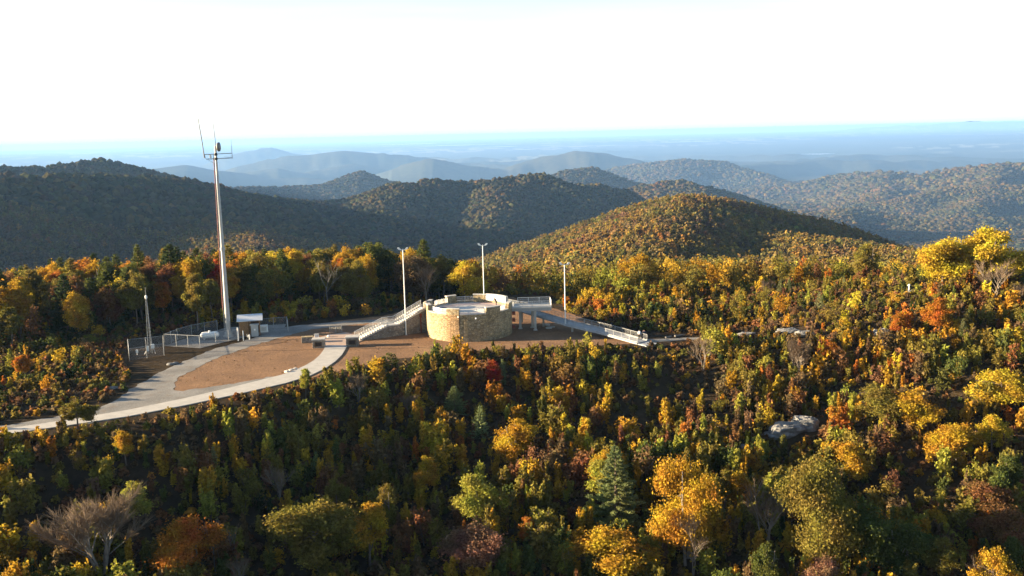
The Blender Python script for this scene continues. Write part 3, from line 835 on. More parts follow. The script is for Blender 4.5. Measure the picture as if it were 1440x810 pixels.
# wire fence panel beyond the paving
a = P(464, 468.5, 0); b = P(481, 467, 0)
t = thing('fence_panel', 'short grey wire fence panel beyond the entrance paving', 'fence', a)
rail_between((0, 0, 0), b - a, t, 1.1, step=.12, name='wire_panel', mat=M['galv'], post=False)
for k in (0, .5, 1): v = (b - a) * k; MB().tube(v, v + Vector((0, 0, 1.2)), .045, n=6).build('post', M['galv'], t)

# ================================================================== COMMUNICATION SITE
ap = P(321.8, 473.5, 0)
ant = thing('radio_mast', 'tall grey steel radio mast carrying whip antennas and a dish', 'radio mast', ap)
AH = z_at(305.5, 205, ap.x, ap.y)
z1_ = z_at(316, 350, ap.x, ap.y)
sh = MB().tube((0, 0, -.1), (0, 0, z1_), .47, .33, 14).tube((0, 0, z1_ + .001), (0, 0, AH), .33, .18, 14).build('shaft', M['galv'], ant, False)
MB().lathe((0, 0, z1_), [(.40, -.3), (.45, -.25), (.45, .25), (.40, .3)], 14).build('collar', M['galv'], ant)
MB().lathe((0, 0, 0), [(.95, -.1), (.95, .25), (.7, .3), (.66, .9)], 14).build('base_flange', M['concrete'], ant)
mb = MB()
for k in range(70):
    z = 1.5 + k * (AH - 4) / 70; r = .47 + (.18 - .47) * z / AH + .02
    mb.box((-r - .14, -.05, z), (.07, .34, .05))
mb.tube((-.64, -.22, 1.2), (-.34, -.22, AH - 1.5), .03, n=4).tube((-.64, .12, 1.2), (-.34, .12, AH - 1.5), .03, n=4).build('climbing_ladder', M['galv'], ant)
mb = MB().tube((-.70, -.05, 4.8), (-.38, -.05, AH - 2), .075, n=5); mb.build('cable_run', M['rust'], ant)
za = z_at(304, 217, ap.x, ap.y); zb = z_at(304.5, 223.5, ap.x, ap.y)
mb = MB()
for z, l, r_ in ((za, -2.0, 2.75), (zb, -1.7, 2.75)): mb.tube((l, 0, z), (r_, .2, z + (.12 if r_ > 0 else 0)), .06, n=6)
mb.tube((0, -.9, za), (0, .9, za), .05, n=5).tube((-2.0, 0, za), (-1.7, 0, zb), .035, n=5).tube((2.75, .2, za), (2.75, .2, zb), .035, n=5).tube((0, 0, zb - 1.0), (-1.5, 0, zb), .03, n=4)
mb.build('crossarm', M['antenna'], ant)
for z_ in (za, zb): MB().lathe((0, 0, z_), [(.27, -.22), (.27, .22)], 10).build('arm_clamp', M['dark'], ant)
lt_ = z_at(282.5, 164, ap.x, ap.y)
mb = MB().tube((-2.0, 0, za - .6), (-2.15, 0, za + 1.6), .10, .085, 8).tube((-2.15, 0, za + 1.6), (-2.62, 0, lt_), .10, .06, 8); mb.build('whip_antenna', M['antenna'], ant)
ct_ = z_at(304, 173, ap.x, ap.y)
MB().tube((.1, .1, AH - .2), (-.1, .1, ct_), .075, .045, 7).build('whip_antenna', M['antenna'], ant)
rt_ = z_at(325.5, 196, ap.x, ap.y)
MB().tube((2.75, .2, zb), (2.75, .2, rt_), .05, .035, 6).build('whip_antenna', M['antenna'], ant)
MB().box((-.95, 0, (za + zb) / 2 + .05), (.32, .25, .6)).build('radio_box', M['white'], ant, bevel=.03)
zd = z_at(307.5, 206.5, ap.x, ap.y)
MB().lathe((.25, -.1, zd), [(.05, 0), (.45, .05), (.72, .16), (.80, .30), (.80, .52), (.2, .55)], 18, 'x').build('dish', M['antenna'], ant, True)
MB().tube((0, -.05, zd), (.3, -.1, zd), .07, n=6).build('dish_mount', M['dark'], ant)

# ---- shed
sp = P(338, 473.2, 0)
shed = thing('equipment_shed', 'small wooden equipment shed with white sloping metal roof beside the mast', 'shed', sp, R_(14))
for x in (0, 1.75, 3.4):
    for y in (0, 2.3):
        MB().box((x, y, 1.4 + (.15 if y > 1 else 0)), (.16, .16, 2.9 + (.3 if y > 1 else 0))).build('post', M['wood'], shed)
mb = MB()
for k in range(9): mb.box((.10 + k * .17, -.02, 1.35), (.15, .05, 2.5))
mb.build('front_boards', M['wood'], shed)
MB().box((-.03, 1.15, 1.35), (.06, 2.2, 2.6)).build('side_boards', M['wood'], shed); MB().box((1.7, 2.33, 1.4), (3.4, .06, 2.7)).build('back_boards', M['wood_dark'], shed)
MB().box((2.45, .4, .95), (.95, .55, 1.9)).build('cabinet', M['cabinet'], shed, bevel=.02)
rf = MB().add([(-.45, -.5, 2.72), (4.0, -.5, 2.72), (4.0, 2.8, 3.32), (-.45, 2.8, 3.32), (-.45, -.5, 2.84), (4.0, -.5, 2.84), (4.0, 2.8, 3.44), (-.45, 2.8, 3.44)],
              [(3, 2, 1, 0), (4, 5, 6, 7), (0, 1, 5, 4), (1, 2, 6, 5), (2, 3, 7, 6), (3, 0, 4, 7)]).build('roof', M['roofmetal'], shed)
c2 = P(358.5, 473.2, 0)
t = thing('equipment_cabinet', 'tall grey equipment cabinet with overhanging lid against the shed', 'cabinet', c2, R_(8))
MB().box((0, .3, 1.0), (1.15, .8, 2.1)).build('body', M['cabinet'], t, bevel=.02); MB().box((0, .25, 2.12), (1.5, 1.15, .12)).build('lid', M['cabinet'], t)
MB().box((.05, -.13, 1.25), (.28, .06, .3)).build('meter', M['white'], t)
c3 = P(371, 468, 0)
t = thing('generator', 'white low generator housing right of the shed', 'generator', c3, R_(10))
MB().box((0, .4, .72), (1.4, .9, 1.25)).build('housing', M['white'], t, bevel=.04); mb = MB()
for k in range(5): mb.box((.05, -.07, .45 + k * .13), (.9, .04, .06))
mb.build('louvre', M['cabinet'], t); MB().box((0, .4, .06), (1.6, 1.1, .12)).build('skid', M['concrete'], t)
# ---- propane tank
tp = P(295.5, 477.5, 0)
tank = thing('propane_tank', 'white horizontal propane tank on saddles inside the fenced pad', 'gas tank', tp, R_(12))
MB().lathe((0, 0, .85), [(.06, -1.62), (.34, -1.52), (.50, -1.3), (.56, -1.0), (.56, 1.0), (.50, 1.3), (.34, 1.52), (.06, 1.62)], 18, 'x').build('vessel', M['tank'], tank, True)
MB().lathe((0, 0, 1.4), [(.2, -.05), (.2, .16), (.12, .22)], 10).build('valve_dome', M['white'], tank)
for s in (-1, 1): MB().box((s * .9, 0, .2), (.22, .8, .5)).build('saddle', M['concrete'], tank)

def chain_fence(px, label, h=2.0, closed=False, grp='chain link fences of the radio site', nbar=.22):
    pts = [P(a, b, 0) for a, b in px]; base = pts[0]; t = thing('chain_link_fence', label, 'fence', base, 0, grp)
    mb = MB(); rl = MB(); up = Vector((0, 0, 1))
    for p, q in zip(pts[:-1], pts[1:]):
        p = p - base; q = q - base; L = (q - p).length; d = (q - p) / L
        n = max(1, round(L / 2.6))
        for k in range(n): v = p + (q - p) * (k / n); MB().tube(v - up * .1, v + up * (h + .08), .045, n=7).build('post', M['galv'], t)
        rl.tube(p + up * h, q + up * h, .028, n=5)
        # diamond mesh
        m_ = int((L + h) / nbar)
        for i in range(m_):
            s = i * nbar
            a0, a1 = max(0, s - h), min(L, s)
            if a1 - a0 > .02:
                mb.tube(p + d * a0 + up * (.05 + (h - .05) * (s - a0) / h if s <= h or True else 0), p + d * a1 + up * (.05 + (h - .05) * (s - a1) / h), .0075, n=3)
                mb.tube(p + d * (L - a0) + up * (.05 + (h - .05) * (s - a0) / h), p + d * (L - a1) + up * (.05 + (h - .05) * (s - a1) / h), .0075, n=3)
    v = pts[-1] - base; MB().tube(v - up * .1, v + up * (h + .08), .045, n=7).build('post', M['galv'], t)
    rl.build('top_rail', M['galv'], t); mb.build('wire_mesh', M['galv'], t); return t
chain_fence([(232, 486), (281.5, 488.5), (304, 484.5), (322, 480), (336, 478.5)], 'chain link fence along the road side of the propane tank')
chain_fence([(232, 486), (250, 478.5), (270, 472.5), (306, 466)], 'chain link fence behind the propane tank')
chain_fence([(366, 463.5), (404, 460.5), (405.5, 466.5)], 'chain link fence beside the white generator')
chain_fence([(182.5, 507.5), (231, 500), (230.5, 488.5), (181, 494), (182.5, 507.5)], 'square chain link enclosure round the slim lattice mast')
for k, (a, b) in enumerate(((335, 479.6), (342.5, 479.2), (351, 477.8), (360.5, 472))):
    p = P(a, b, 0); h = (2.3, 1.7, .9, 1.5)[k]
    tag(MB().tube(p, p + Vector((0, 0, h)), .085 if k < 3 else .05, n=8).lathe(p + Vector((0, 0, h)), [(.085, -.02), (.07, .05), (.02, .09)], 8).build('bollard', M['white'], None, origin=p),
        ('tall white post before the wooden shed', 'white bollard before the shed cabinet', 'short white bollard at the pad corner', 'thin white post before the grey cabinet')[k], 'post', 'white posts by the shed')
p = P(350, 476.4, 0)
t = thing('gas_meter', 'small white pipe meter standing before the shed', 'meter', p)
MB().box((0, 0, .45), (.35, .3, .35)).build('meter_body', M['white'], t, bevel=.04); MB().tube((-.3, 0, 0), (-.3, 0, .9), .05, n=6).tube((.3, 0, 0), (.3, 0, .7), .05, n=6).tube((-.3, 0, .55), (.3, 0, .55), .04, n=6).build('pipework', M['galv'], t)
# ---- lattice mast
lp = P(212, 496.5, 0)
lm = thing('lattice_mast', 'slim grey lattice mast inside the square fence', 'mast', lp, R_(10))
lt_z = z_at(204.5, 418, lp.x, lp.y); lw_z = z_at(203, 404, lp.x, lp.y)
legs = [Vector((math.cos(R_(a)), math.sin(R_(a)), 0)) for a in (90, 210, 330)]
wb, wt = .40, .10
for d in legs: MB().tube(d * wb, d * wt + Vector((0, 0, lt_z)), .045, .03, 6).build('leg', M['galv'], lm)
mb = MB(); K = 16
for k in range(K):
    za_, zb_ = lt_z * k / K, lt_z * (k + 1) / K
    for i in range(3):
        A_ = legs[i] * (wb + (wt - wb) * k / K) + Vector((0, 0, za_)); B_ = legs[(i + 1) % 3] * (wb + (wt - wb) * (k + 1) / K) + Vector((0, 0, zb_))
        mb.tube(A_, B_, .018, n=4); C_ = legs[(i + 1) % 3] * (wb + (wt - wb) * k / K) + Vector((0, 0, za_)); mb.tube(A_, C_, .015, n=4)
mb.build('bracing', M['antenna'], lm)
MB().tube((0, 0, lt_z - .3), (0, 0, lw_z), .05, .03, 7).build('whip_antenna', M['antenna'], lm)
MB().lathe((0, 0, lt_z), [(.12, -.3), (.2, -.1), (.2, .2), (.08, .35)], 9).build('beacon', M['white'], lm)
MB().box((.45, -.3, 1.2), (.5, .35, .7)).box((-.35, -.5, .9), (.4, .35, .9)).build('equipment_box', M['white'], lm, bevel=.03)
MB().tube((.9, -.7, 0), (.5, -.3, 1.1), .05, n=5).tube((-.8, -.8, 0), (-.3, -.4, 1.0), .05, n=5).build('support_strut', M['galv'], lm)
p = P(193, 499, 0); tag(MB().box(p + Vector((0, 0, .6)), (.3, .25, .5)).tube(p, p + Vector((0, 0, .5)), .06, n=6).build('meter_post', M['white'], None, origin=p), 'white meter box on a stub post in the square enclosure', 'meter post')

# ================================================================== ROCKS
def rock(name, loc, size, seed, label, grp, n=3, mat=None):
    bm = bmesh.new(); bmesh.ops.create_icosphere(bm, subdivisions=n, radius=1)
    r_ = random.Random(seed); o1 = r_.uniform(0, 99)
    for v in bm.verts:
        c = v.co; q = np.array([c.x * 1.3 + o1]); w = np.array([c.y * 1.3 + c.z * 1.7])
        k = 1 + .35 * float(fbm(q, w, seed, 4)[0]); c *= k
        c.x = math.copysign(abs(c.x) ** .8, c.x); c.z = min(c.z, .78 + .3 * float(fbm(q * 2, w * 2, seed + 3, 3)[0]))
        v.co = Vector((c.x * size[0], c.y * size[1], c.z * size[2]))
    me = bpy.data.meshes.new(name); bm.to_mesh(me); bm.free(); me.materials.append(mat or M['rock'])
    o = mesh_obj(name, me); o.location = loc; o.rotation_euler = (0, 0, r_.uniform(-.5, .5)); return tag(o, label, 'rock', grp)
ROCKS = [(1108, 606, 2.6, 1.6, 1.2, 'broad pale rock outcrop in the hollow of the lower slope'), (1132, 600, 1.9, 1.3, 1.3, 'bluish grey boulder at the higher end of the hollow outcrop'), (1085, 614, 1.1, .9, .6, 'small grey boulder at the lower end of the hollow outcrop'),
         (1043, 632, 1.0, .7, .5, 'small half hidden boulder below the hollow outcrop'),
         (1108, 467, 2.0, 1.1, .55, 'wide flat bare rock ledge at the end of the gravel path'), (1132, 471, 1.7, 1.0, .6, 'smooth grey rock slab beside the bare ledge'), (1050, 471, 1.5, .7, .4, 'low grey rock strip along the gravel path'),
         (1240, 472, 1.5, 1.1, .9, 'lone pale boulder among brush on the rocky rise'), (1290, 413, 2.4, 1.0, .5, 'tan flat rock beside the white marker on the rise')]
for k, (a, b, sx, sy, sz, lab) in enumerate(ROCKS):
    p = hit(a, b); rock('rock_outcrop', p + Vector((0, 0, sz * .15)), (sx, sy, sz), 40 + k, lab, 'bare rock outcrops', 4)
SM = [(158, 547, .5, 'small pale boulder on the bank above the gravel road'), (165, 546, .35, 'tiny pale stone beside the bank boulder'), (240, 513, .45, 'bluish stone at the roadside below the lattice mast fence'), (247, 511.5, .35, 'small stone beside the bluish roadside stone'),
      (92, 587, .55, 'grey stone at the lower bank of the gravel road'), (100, 584, .4, 'smaller stone next to the lower bank stone'), (404, 523.5, .4, 'white stone at the tip of the mulch island'), (410, 521, .35, 'small white stone behind the island tip stone'),
      (769, 458, .5, 'pale flat block lying under the ramp'), (772, 462, .45, 'pale broken block nearer the platform shade edge'), (777, 460.5, .35, 'small grey block lying past the pale ones'), (415, 519, .3, 'last tiny white stone in the row at the island tip')]
for k, (a, b, s, lab) in enumerate(SM):
    p = P(a, b, 0); rock('stone', p + Vector((0, 0, s * .2)), (s * 1.3, s, s * .7), 80 + k, lab, 'loose stones round the site', 2, M['rock'] if k < 6 else M['cap'])
# white marker pipe on the rise
p = hit(1278, 414)
t = thing('marker_post', 'white marker post with cap standing on the rocky rise', 'post', p)
MB().tube((0, 0, -.2), (0, 0, 1.5), .14, .12, 9).build('shaft', M['white'], t); MB().lathe((0, 0, 1.5), [(.22, 0), (.22, .2), (.05, .32)], 9).build('cap', M['white'], t)
# pale logs beside the path
for k, (a, b, lab) in enumerate((((936, 476), (944, 475), 'short pale log lying beside the gravel path'), ((949, 474.2), (962, 472.5), 'longer pale log further along the gravel path'))):
    p = P(*a, 0); q = P(*b, 0); mb = MB().tube(p + Vector((0, 0, .18)), q + Vector((0, 0, .2)), .2, .16, 9)
    tag(mb.build('log', M['dead_wood'], None, origin=p), lab, 'log', 'logs by the path')

# ================================================================== PEOPLE
def skin_mesh(name, verts, edges, radii, mat, parent, root=0, sub=2):
    me = bpy.data.meshes.new(name); me.from_pydata(verts, edges, []); me.update()
    o = bpy.data.objects.new(name, me); COL.objects.link(o); o.parent = parent
    md = o.modifiers.new('skin', 'SKIN'); md.use_smooth_shade = True
    for i, r in enumerate(radii): me.skin_vertices[0].data[i].radius = (r, r); me.skin_vertices[0].data[i].use_root = (i == root)
    s = o.modifiers.new('sub', 'SUBSURF'); s.levels = sub; s.render_levels = sub
    me.materials.append(mat); return o

def person(loc, rz, label, shirt, pants, pose='stand', sleeve_in=True):
    t = thing('person', label, 'person', loc, rz, 'visitors')
    lean = .55 if pose == 'lean' else 0.0
    def b(x, y, z):            # bend the upper body forward (towards -y) about the hips
        if z > .95 and lean: dz = z - .95; return (x, y - dz * math.sin(lean), .95 + dz * math.cos(lean))
        return (x, y, z)
    V = [b(0, 0, .98), b(0, 0, 1.12), b(0, .01, 1.30), b(0, .01, 1.44), b(0, -.005, 1.53), b(0, -.02, 1.62), b(0, -.015, 1.71)]
    Rr = [.15, .13, .155, .10, .055, .088, .075]; E_ = [(i, i + 1) for i in range(6)]
    V.append(b(0, -.115, 1.62)); Rr.append(.016); E_.append((5, 7))
    legs_ = [((.10, 0, .88), (.105, -.03 if pose == 'stand' else -.10, .48), (.11, .02, .09), (.115, -.12, .04)), ((-.10, 0, .88), (-.10, .02, .48), (-.105, .07, .09), (-.11, -.07, .04))]
    for L in legs_:
        k = len(V); V += list(L); Rr += [.092, .062, .042, .035]; E_ += [(0, k), (k, k + 1), (k + 1, k + 2), (k + 2, k + 3)]
    arms = [[(s * .19, 0, 1.42), (s * .25, .02, 1.14), (s * .24, -.08, .90), (s * .235, -.11, .83)] for s in (1, -1)]
    if pose == 'raise': arms[0] = [(.19, 0, 1.42), (.33, -.08, 1.22), (.22, -.20, 1.42), (.19, -.22, 1.50)]
    if pose == 'lean': arms = [[(s * .19, 0, 1.42), (s * .24, -.12, 1.22), (s * .15, -.34, 1.2), (s * .12, -.40, 1.2)] for s in (1, -1)]
    for A_ in arms:
        A_ = [b(*a) for a in A_]; k = len(V); V += A_; Rr += [.058, .045, .032, .036]; E_ += [(3, k), (k, k + 1), (k + 1, k + 2), (k + 2, k + 3)]
        hp = Vector(A_[3]); hd = (Vector(A_[3]) - Vector(A_[2])).normalized(); sd = hd.cross(Vector((1, .3, .2))).normalized()
        for j, (off, ln) in enumerate(((-.03, .075), (-.01, .09), (.01, .085), (.03, .065))):
            q = len(V); p1 = hp + hd * .05 + sd * off; p2 = hp + hd * (.05 + ln) + sd * off * 1.2
            V += [tuple(p1), tuple(p2)]; Rr += [.009, .008]; E_ += [(k + 3, q), (q, q + 1)]
        q = len(V); V.append(tuple(hp + hd * .03 - sd * .07)); Rr.append(.010); E_.append((k + 3, q))
    skin_mesh('body', V, E_, Rr, M['skin'], t)
    # clothes a little larger than the body
    Vj = V[0:4] ; ej = [(0, 1), (1, 2), (2, 3)]; rj = [.165, .15, .172, .115]
    for A_ in arms:
        A_ = [b(*a) for a in A_]; k = len(Vj); Vj = Vj + A_[:3]; rj = rj + [.072, .058, .045]; ej = ej + [(3, k), (k, k + 1), (k + 1, k + 2)]
    skin_mesh('jacket', Vj, ej, rj, shirt, t)
    Vp = [b(0, 0, .95)]; rp = [.16]; ep = []
    for L in legs_:
        k = len(Vp); Vp += list(L[:3]); rp += [.105, .078, .062]; ep += [(0, k), (k, k + 1), (k + 1, k + 2)]
    skin_mesh('trousers', Vp, ep, rp, pants, t)
    skin_mesh('hair', [b(0, .03, 1.60), b(0, .012, 1.70), b(0, -.045, 1.745)], [(0, 1), (1, 2)], [.088, .090, .05], M['hair'], t)
    return t
fz = .165
pp = P(899.2, 480, 0); person((pp.x, pp.y, .20), R_(160), 'shorter visitor in a white top with dark hair at the foot of the ramp', M['cloth_white'], M['cloth_black'], 'stand')
pp = P(906.3, 479.6, 0); person((pp.x, pp.y, .165), R_(175), 'taller visitor in dark navy clothes with one arm raised by the ramp foot', M['cloth_navy'], M['cloth_denim'], 'raise')
pd = P(698, 431.0, DECK); person((pd.x, pd.y, DECK + .006), R_(-60), 'visitor in black clothes leaning forward on the tower deck', M['cloth_black'], M['cloth_black'], 'lean')

# ================================================================== VEGETATION
def unit(v): return v / (np.linalg.norm(v, axis=-1, keepdims=True) + 1e-9)

def leaf_cards(C, size, out_dir, rg, aspect=1.6, rnd=.9):
    """one small leaf spray (rhombus) per centre; returns (n,4,3)"""
    n = len(C)
    nrm = unit(out_dir * .7 + np.array([0, 0, .25]) + rg.normal(size=(n, 3)) * rnd)
    t = unit(np.cross(nrm, rg.normal(size=(n, 3)))); b = np.cross(nrm, t)
    s = size * rg.uniform(.6, 1.35, (n, 1))
    a = t * s * .5 * aspect; c = b * s * .5
    bend = nrm * s * .16
    return np.stack([C - a - bend, C - c + bend, C + a - bend * .6, C + c + bend], 1)

def cards_mesh(name, Q, mat):
    n = len(Q); return fast_mesh(name, Q.reshape(-1, 3), np.arange(n * 4).reshape(n, 4), mat)

class Wood:
    def __init__(s): s.mb = MB()
    def limb(s, pts, r0, r1, n=5):
        m_ = len(pts) - 1
        for i in range(m_): s.mb.tube(pts[i], pts[i + 1], r0 + (r1 - r0) * i / m_, r0 + (r1 - r0) * (i + 1) / m_, n)
    def mesh(s, name, mat):
        me = bpy.data.meshes.new(name); me.from_pydata(s.mb.v, [], s.mb.f); me.update()
        bm = bmesh.new(); bm.from_mesh(me); bmesh.ops.recalc_face_normals(bm, faces=bm.faces); bm.to_mesh(me); bm.free()
        me.materials.append(mat); return me

def crown_points(rg, w, h0, h1, nclump, lump=.35):
    """clump centres on the shells of several uneven lobes round the limbs"""
    nl = int(rg.integers(8, 13)); zc, zr = (h0 + h1) / 2, (h1 - h0) / 2
    lobes = []
    for k in range(nl):
        a = rg.uniform(0, 6.28) + k * 2.4; t = (k + .5) / nl
        z = zc + zr * (-.62 + 1.28 * t) ; q = w * .5 * (1 - .85 * abs(t - .38)) * rg.uniform(.35, .82) * (0.25 if k == nl - 1 else 1)
        lobes.append((q * math.cos(a), q * math.sin(a), z, w * rg.uniform(.12, .26) * (1.12 - .4 * t), zr * rg.uniform(.18, .36)))
    lobes = np.array(lobes); vol = lobes[:, 3] ** 2; i = rg.choice(nl, nclump, p=vol / vol.sum())
    d = unit(rg.normal(size=(nclump, 3))); rad = rg.uniform(.3, 1.12, nclump) ** .5
    L = lobes[i]
    p = L[:, :3] + d * rad[:, None] * np.stack([L[:, 3], L[:, 3], L[:, 4]], -1)
    return p, d

def tpl_deciduous(seed, h, w, nclump, nleaf, leaf, base=.22, pale=False, stems=1):
    rg = np.random.default_rng(seed); rr = random.Random(seed)
    C, d = crown_points(rg, w, h * base, h, nclump)
    sig = w * .062
    L = np.repeat(C, nleaf, 0) + rg.normal(size=(nclump * nleaf, 3)) * np.array([sig, sig, sig * .7])
    ctr = np.array([0, 0, h * .5])
    Q = leaf_cards(L, leaf, unit(L - ctr), rg)
    wd = Wood(); r0 = h * .018 + .02
    for s in range(stems):
        ox, oy = (rr.uniform(-.1, .1) * w * (stems > 1), rr.uniform(-.1, .1) * w * (stems > 1))
        top = Vector((rr.uniform(-.08, .08) * w + ox * 2, rr.uniform(-.08, .08) * w + oy * 2, h * .86)); b0 = Vector((ox, oy, -.3)); mid = b0.lerp(top, .5) + Vector((rr.uniform(-.2, .2), rr.uniform(-.2, .2), 0))
        wd.limb([b0, mid, top], r0, r0 * .25, 7)
        for i in range(9):
            t = rr.uniform(.25, .8); st = b0.lerp(mid, t * 2) if t < .5 else mid.lerp(top, t * 2 - 1)
            e = Vector(C[rr.randrange(nclump)])
            if e.z < st.z - .5: e.z = st.z + .3
            wd.limb([st, st.lerp(e, .5) + Vector((0, 0, .12 * h * .3)), e], r0 * .38, r0 * .10, 4)
    return cards_mesh('crown', Q, M['leaf']), wd.mesh('trunk', M['pale_bark'] if pale else M['bark']), Q

def tpl_sapling(seed, h, w, nstem, nleaf, leaf):
    """young regrowth: several upright leafy shoots from one stool"""
    rg = np.random.default_rng(seed); rr = random.Random(seed); Ls = []; O = []; wd = Wood()
    for s in range(nstem):
        a = rr.uniform(0, 6.28); q = rr.uniform(0, .5) * w; hh = h * rr.uniform(.6, 1)
        b0 = np.array([math.cos(a) * q * .3, math.sin(a) * q * .3, -.1]); tp = np.array([math.cos(a) * q, math.sin(a) * q, hh])
        t = rg.uniform(.18, 1, nleaf) ** .85
        sp = (w * .17) * (1.15 - t * .85)
        c = b0 + (tp - b0) * t[:, None] + rg.normal(size=(nleaf, 3)) * np.stack([sp, sp, sp * .8], -1)
        Ls.append(c); O.append(unit(c - (b0 + (tp - b0) * t[:, None]))); wd.limb([Vector(b0), Vector(tp)], .03 + h * .006, .012, 4)
    L = np.concatenate(Ls); Q = leaf_cards(L, leaf, np.concatenate(O), rg, 1.9)
    return cards_mesh('crown', Q, M['leaf']), wd.mesh('trunk', M['bark']), Q

def tpl_pine(seed, h, w, dens, needle, base=.08):
    rg = np.random.default_rng(seed); rr = random.Random(seed); wd = Wood(); Ls = []; T = []
    wd.limb([Vector((0, 0, -.3)), Vector((rr.uniform(-.1, .1), 0, h * .5)), Vector((0, 0, h * .99))], h * .018 + .03, .03, 7)
    z = h * base
    while z < h * .985:
        f = 1 - (z / h - base) / (1 - base)
        L = w / 2 * min(1, (f ** .75) * 1.05) * rr.uniform(.75, 1.1) + .12
        nb = rr.randint(5, 7); a0 = rr.uniform(0, 6.28)
        for b in range(nb):
            a = a0 + b * 6.28 / nb + rr.uniform(-.3, .3); l = L * rr.uniform(.65, 1.1)
            dirv = np.array([math.cos(a), math.sin(a), .16 + .30 * (1 - f)])
            k = max(5, int(l * dens)); t = rg.uniform(.2, 1, k) ** .7
            c = np.array([0, 0, z]) + dirv * (t * l)[:, None] + rg.normal(size=(k, 3)) * np.array([.16, .16, .07]) * (.35 + l * .22)
            Ls.append(c); T.append(np.repeat(unit(dirv[None] + np.array([[0, 0, .5]])), k, 0))
            wd.limb([Vector((0, 0, z)), Vector(np.array([0, 0, z]) + dirv * l)], .03 * (.5 + f), .01, 3)
        z += h * .036 * rr.uniform(.8, 1.25)
    L = np.concatenate(Ls); T = unit(np.concatenate(T) + rg.normal(size=(len(L), 3)) * .55); n = len(L)
    b = unit(np.cross(T, rg.normal(size=(n, 3)))); s = needle * rg.uniform(.6, 1.3, (n, 1))
    Q = np.stack([L - T * s * .5, L - b * s * .17, L + T * s * .5, L + b * s * .17], 1)
    return cards_mesh('crown', Q, M['leaf']), wd.mesh('trunk', M['bark']), Q

def tpl_bare(seed, h, w, twigs, leaves=0, mat=None, stems=3):
    rg = np.random.default_rng(seed); rr = random.Random(seed); wd = Wood(); tips = []
    def grow(p, d, l, r, lev):
        q = p + d * l; wd.limb([p, p.lerp(q, .5) + Vector((rr.uniform(-1, 1), rr.uniform(-1, 1), 0)) * l * .06, q], r, r * .6, 4 if lev else 6)
        if lev >= 2: tips.append((p, q)); return
        for k in range(4 if lev == 0 else 4):
            nd = (d + Vector((rr.gauss(0, .42), rr.gauss(0, .42), rr.uniform(.0, .35)))).normalized()
            grow(p.lerp(q, rr.uniform(.45, 1)), nd, l * rr.uniform(.5, .75), r * .5, lev + 1)
    for s in range(stems):
        a = rr.uniform(0, 6.28); d = Vector((math.cos(a) * .28 * w / h, math.sin(a) * .28 * w / h, 1)).normalized()
        grow(Vector((math.cos(a) * .1, math.sin(a) * .1, -.2)), d, h * .5, h * (.008 if stems > 1 else .008) + .015, 0)
    mb = MB()
    for k in range(twigs):
        p, q = tips[rr.randrange(len(tips))]; s = p.lerp(q, rr.uniform(.2, 1))
        d = ((q - p).normalized() + Vector((rr.gauss(0, .45), rr.gauss(0, .45), rr.gauss(.15, .3)))).normalized()
        mb.tube(s, s + d * h * rr.uniform(.06, .16), .012, .005, 3)
    me = bpy.data.meshes.new('twigs'); me.from_pydata(mb.v, [], mb.f); me.update(); me.materials.append(mat or M['twig'])
    return me, wd.mesh('trunk', M['dead_wood'] if mat else M['pale_bark']), None

M['twig'] = simple('twigs', (.15, .105, .068), .95, 0, .25, 1.)
TP = {}
TP['tree'] = [tpl_deciduous(100 + k, 8, (5.4, 6.2, 4.8, 7, 5.6, 4.4, 6.6)[k], (110, 130, 90, 145, 115, 85, 135)[k], 110, .165, (.2, .15, .25, .18, .1, .3, .2)[k], k % 3 == 1, 2 if k in (3, 4) else 1) for k in range(7)]
TP['shrub'] = [tpl_sapling(200 + k, 3, (1.3, 1.6, 1.0, 2.2, 1.4, 2.6)[k], (5, 7, 4, 9, 6, 12)[k], (120, 110, 130, 95, 120, 90)[k], .18) for k in range(6)]
TP['pine'] = [tpl_pine(300 + k, 9, (4.2, 5.4, 3.6)[k], (30, 30, 30)[k], .42) for k in range(3)]
TP['bare'] = [tpl_bare(400 + k, 7, (5, 4, 6)[k], (1100, 1000, 4200)[k], stems=(4, 3, 6)[k]) for k in range(3)]
TP['snag'] = [tpl_bare(450 + k, 7, 2.2, 60, mat=M['dead_wood'], stems=1) for k in range(2)]
BIG_PINE = tpl_pine(333, 10.5, 7.6, 110, .30, .05)
BIG_TREE = [tpl_deciduous(500 + k, 10, (8.5, 9.5)[k], 170, 230, .15, .06, True, 2) for k in range(2)]

PAL = {'golden': (.40, .235, .028), 'yellow': (.44, .32, .035), 'orange': (.38, .145, .026), 'red': (.34, .050, .026), 'olive': (.185, .150, .034), 'lime': (.27, .255, .044),
       'green': (.092, .105, .028), 'dark green': (.042, .056, .021), 'russet': (.195, .094, .042), 'brown': (.15, .098, .050), 'blue green': (.175, .20, .080), 'pink brown': (.22, .118, .076), 'grey': (.2, .15, .11)}
PNAMES = list(PAL); PCOL = np.array([PAL[k] for k in PNAMES])

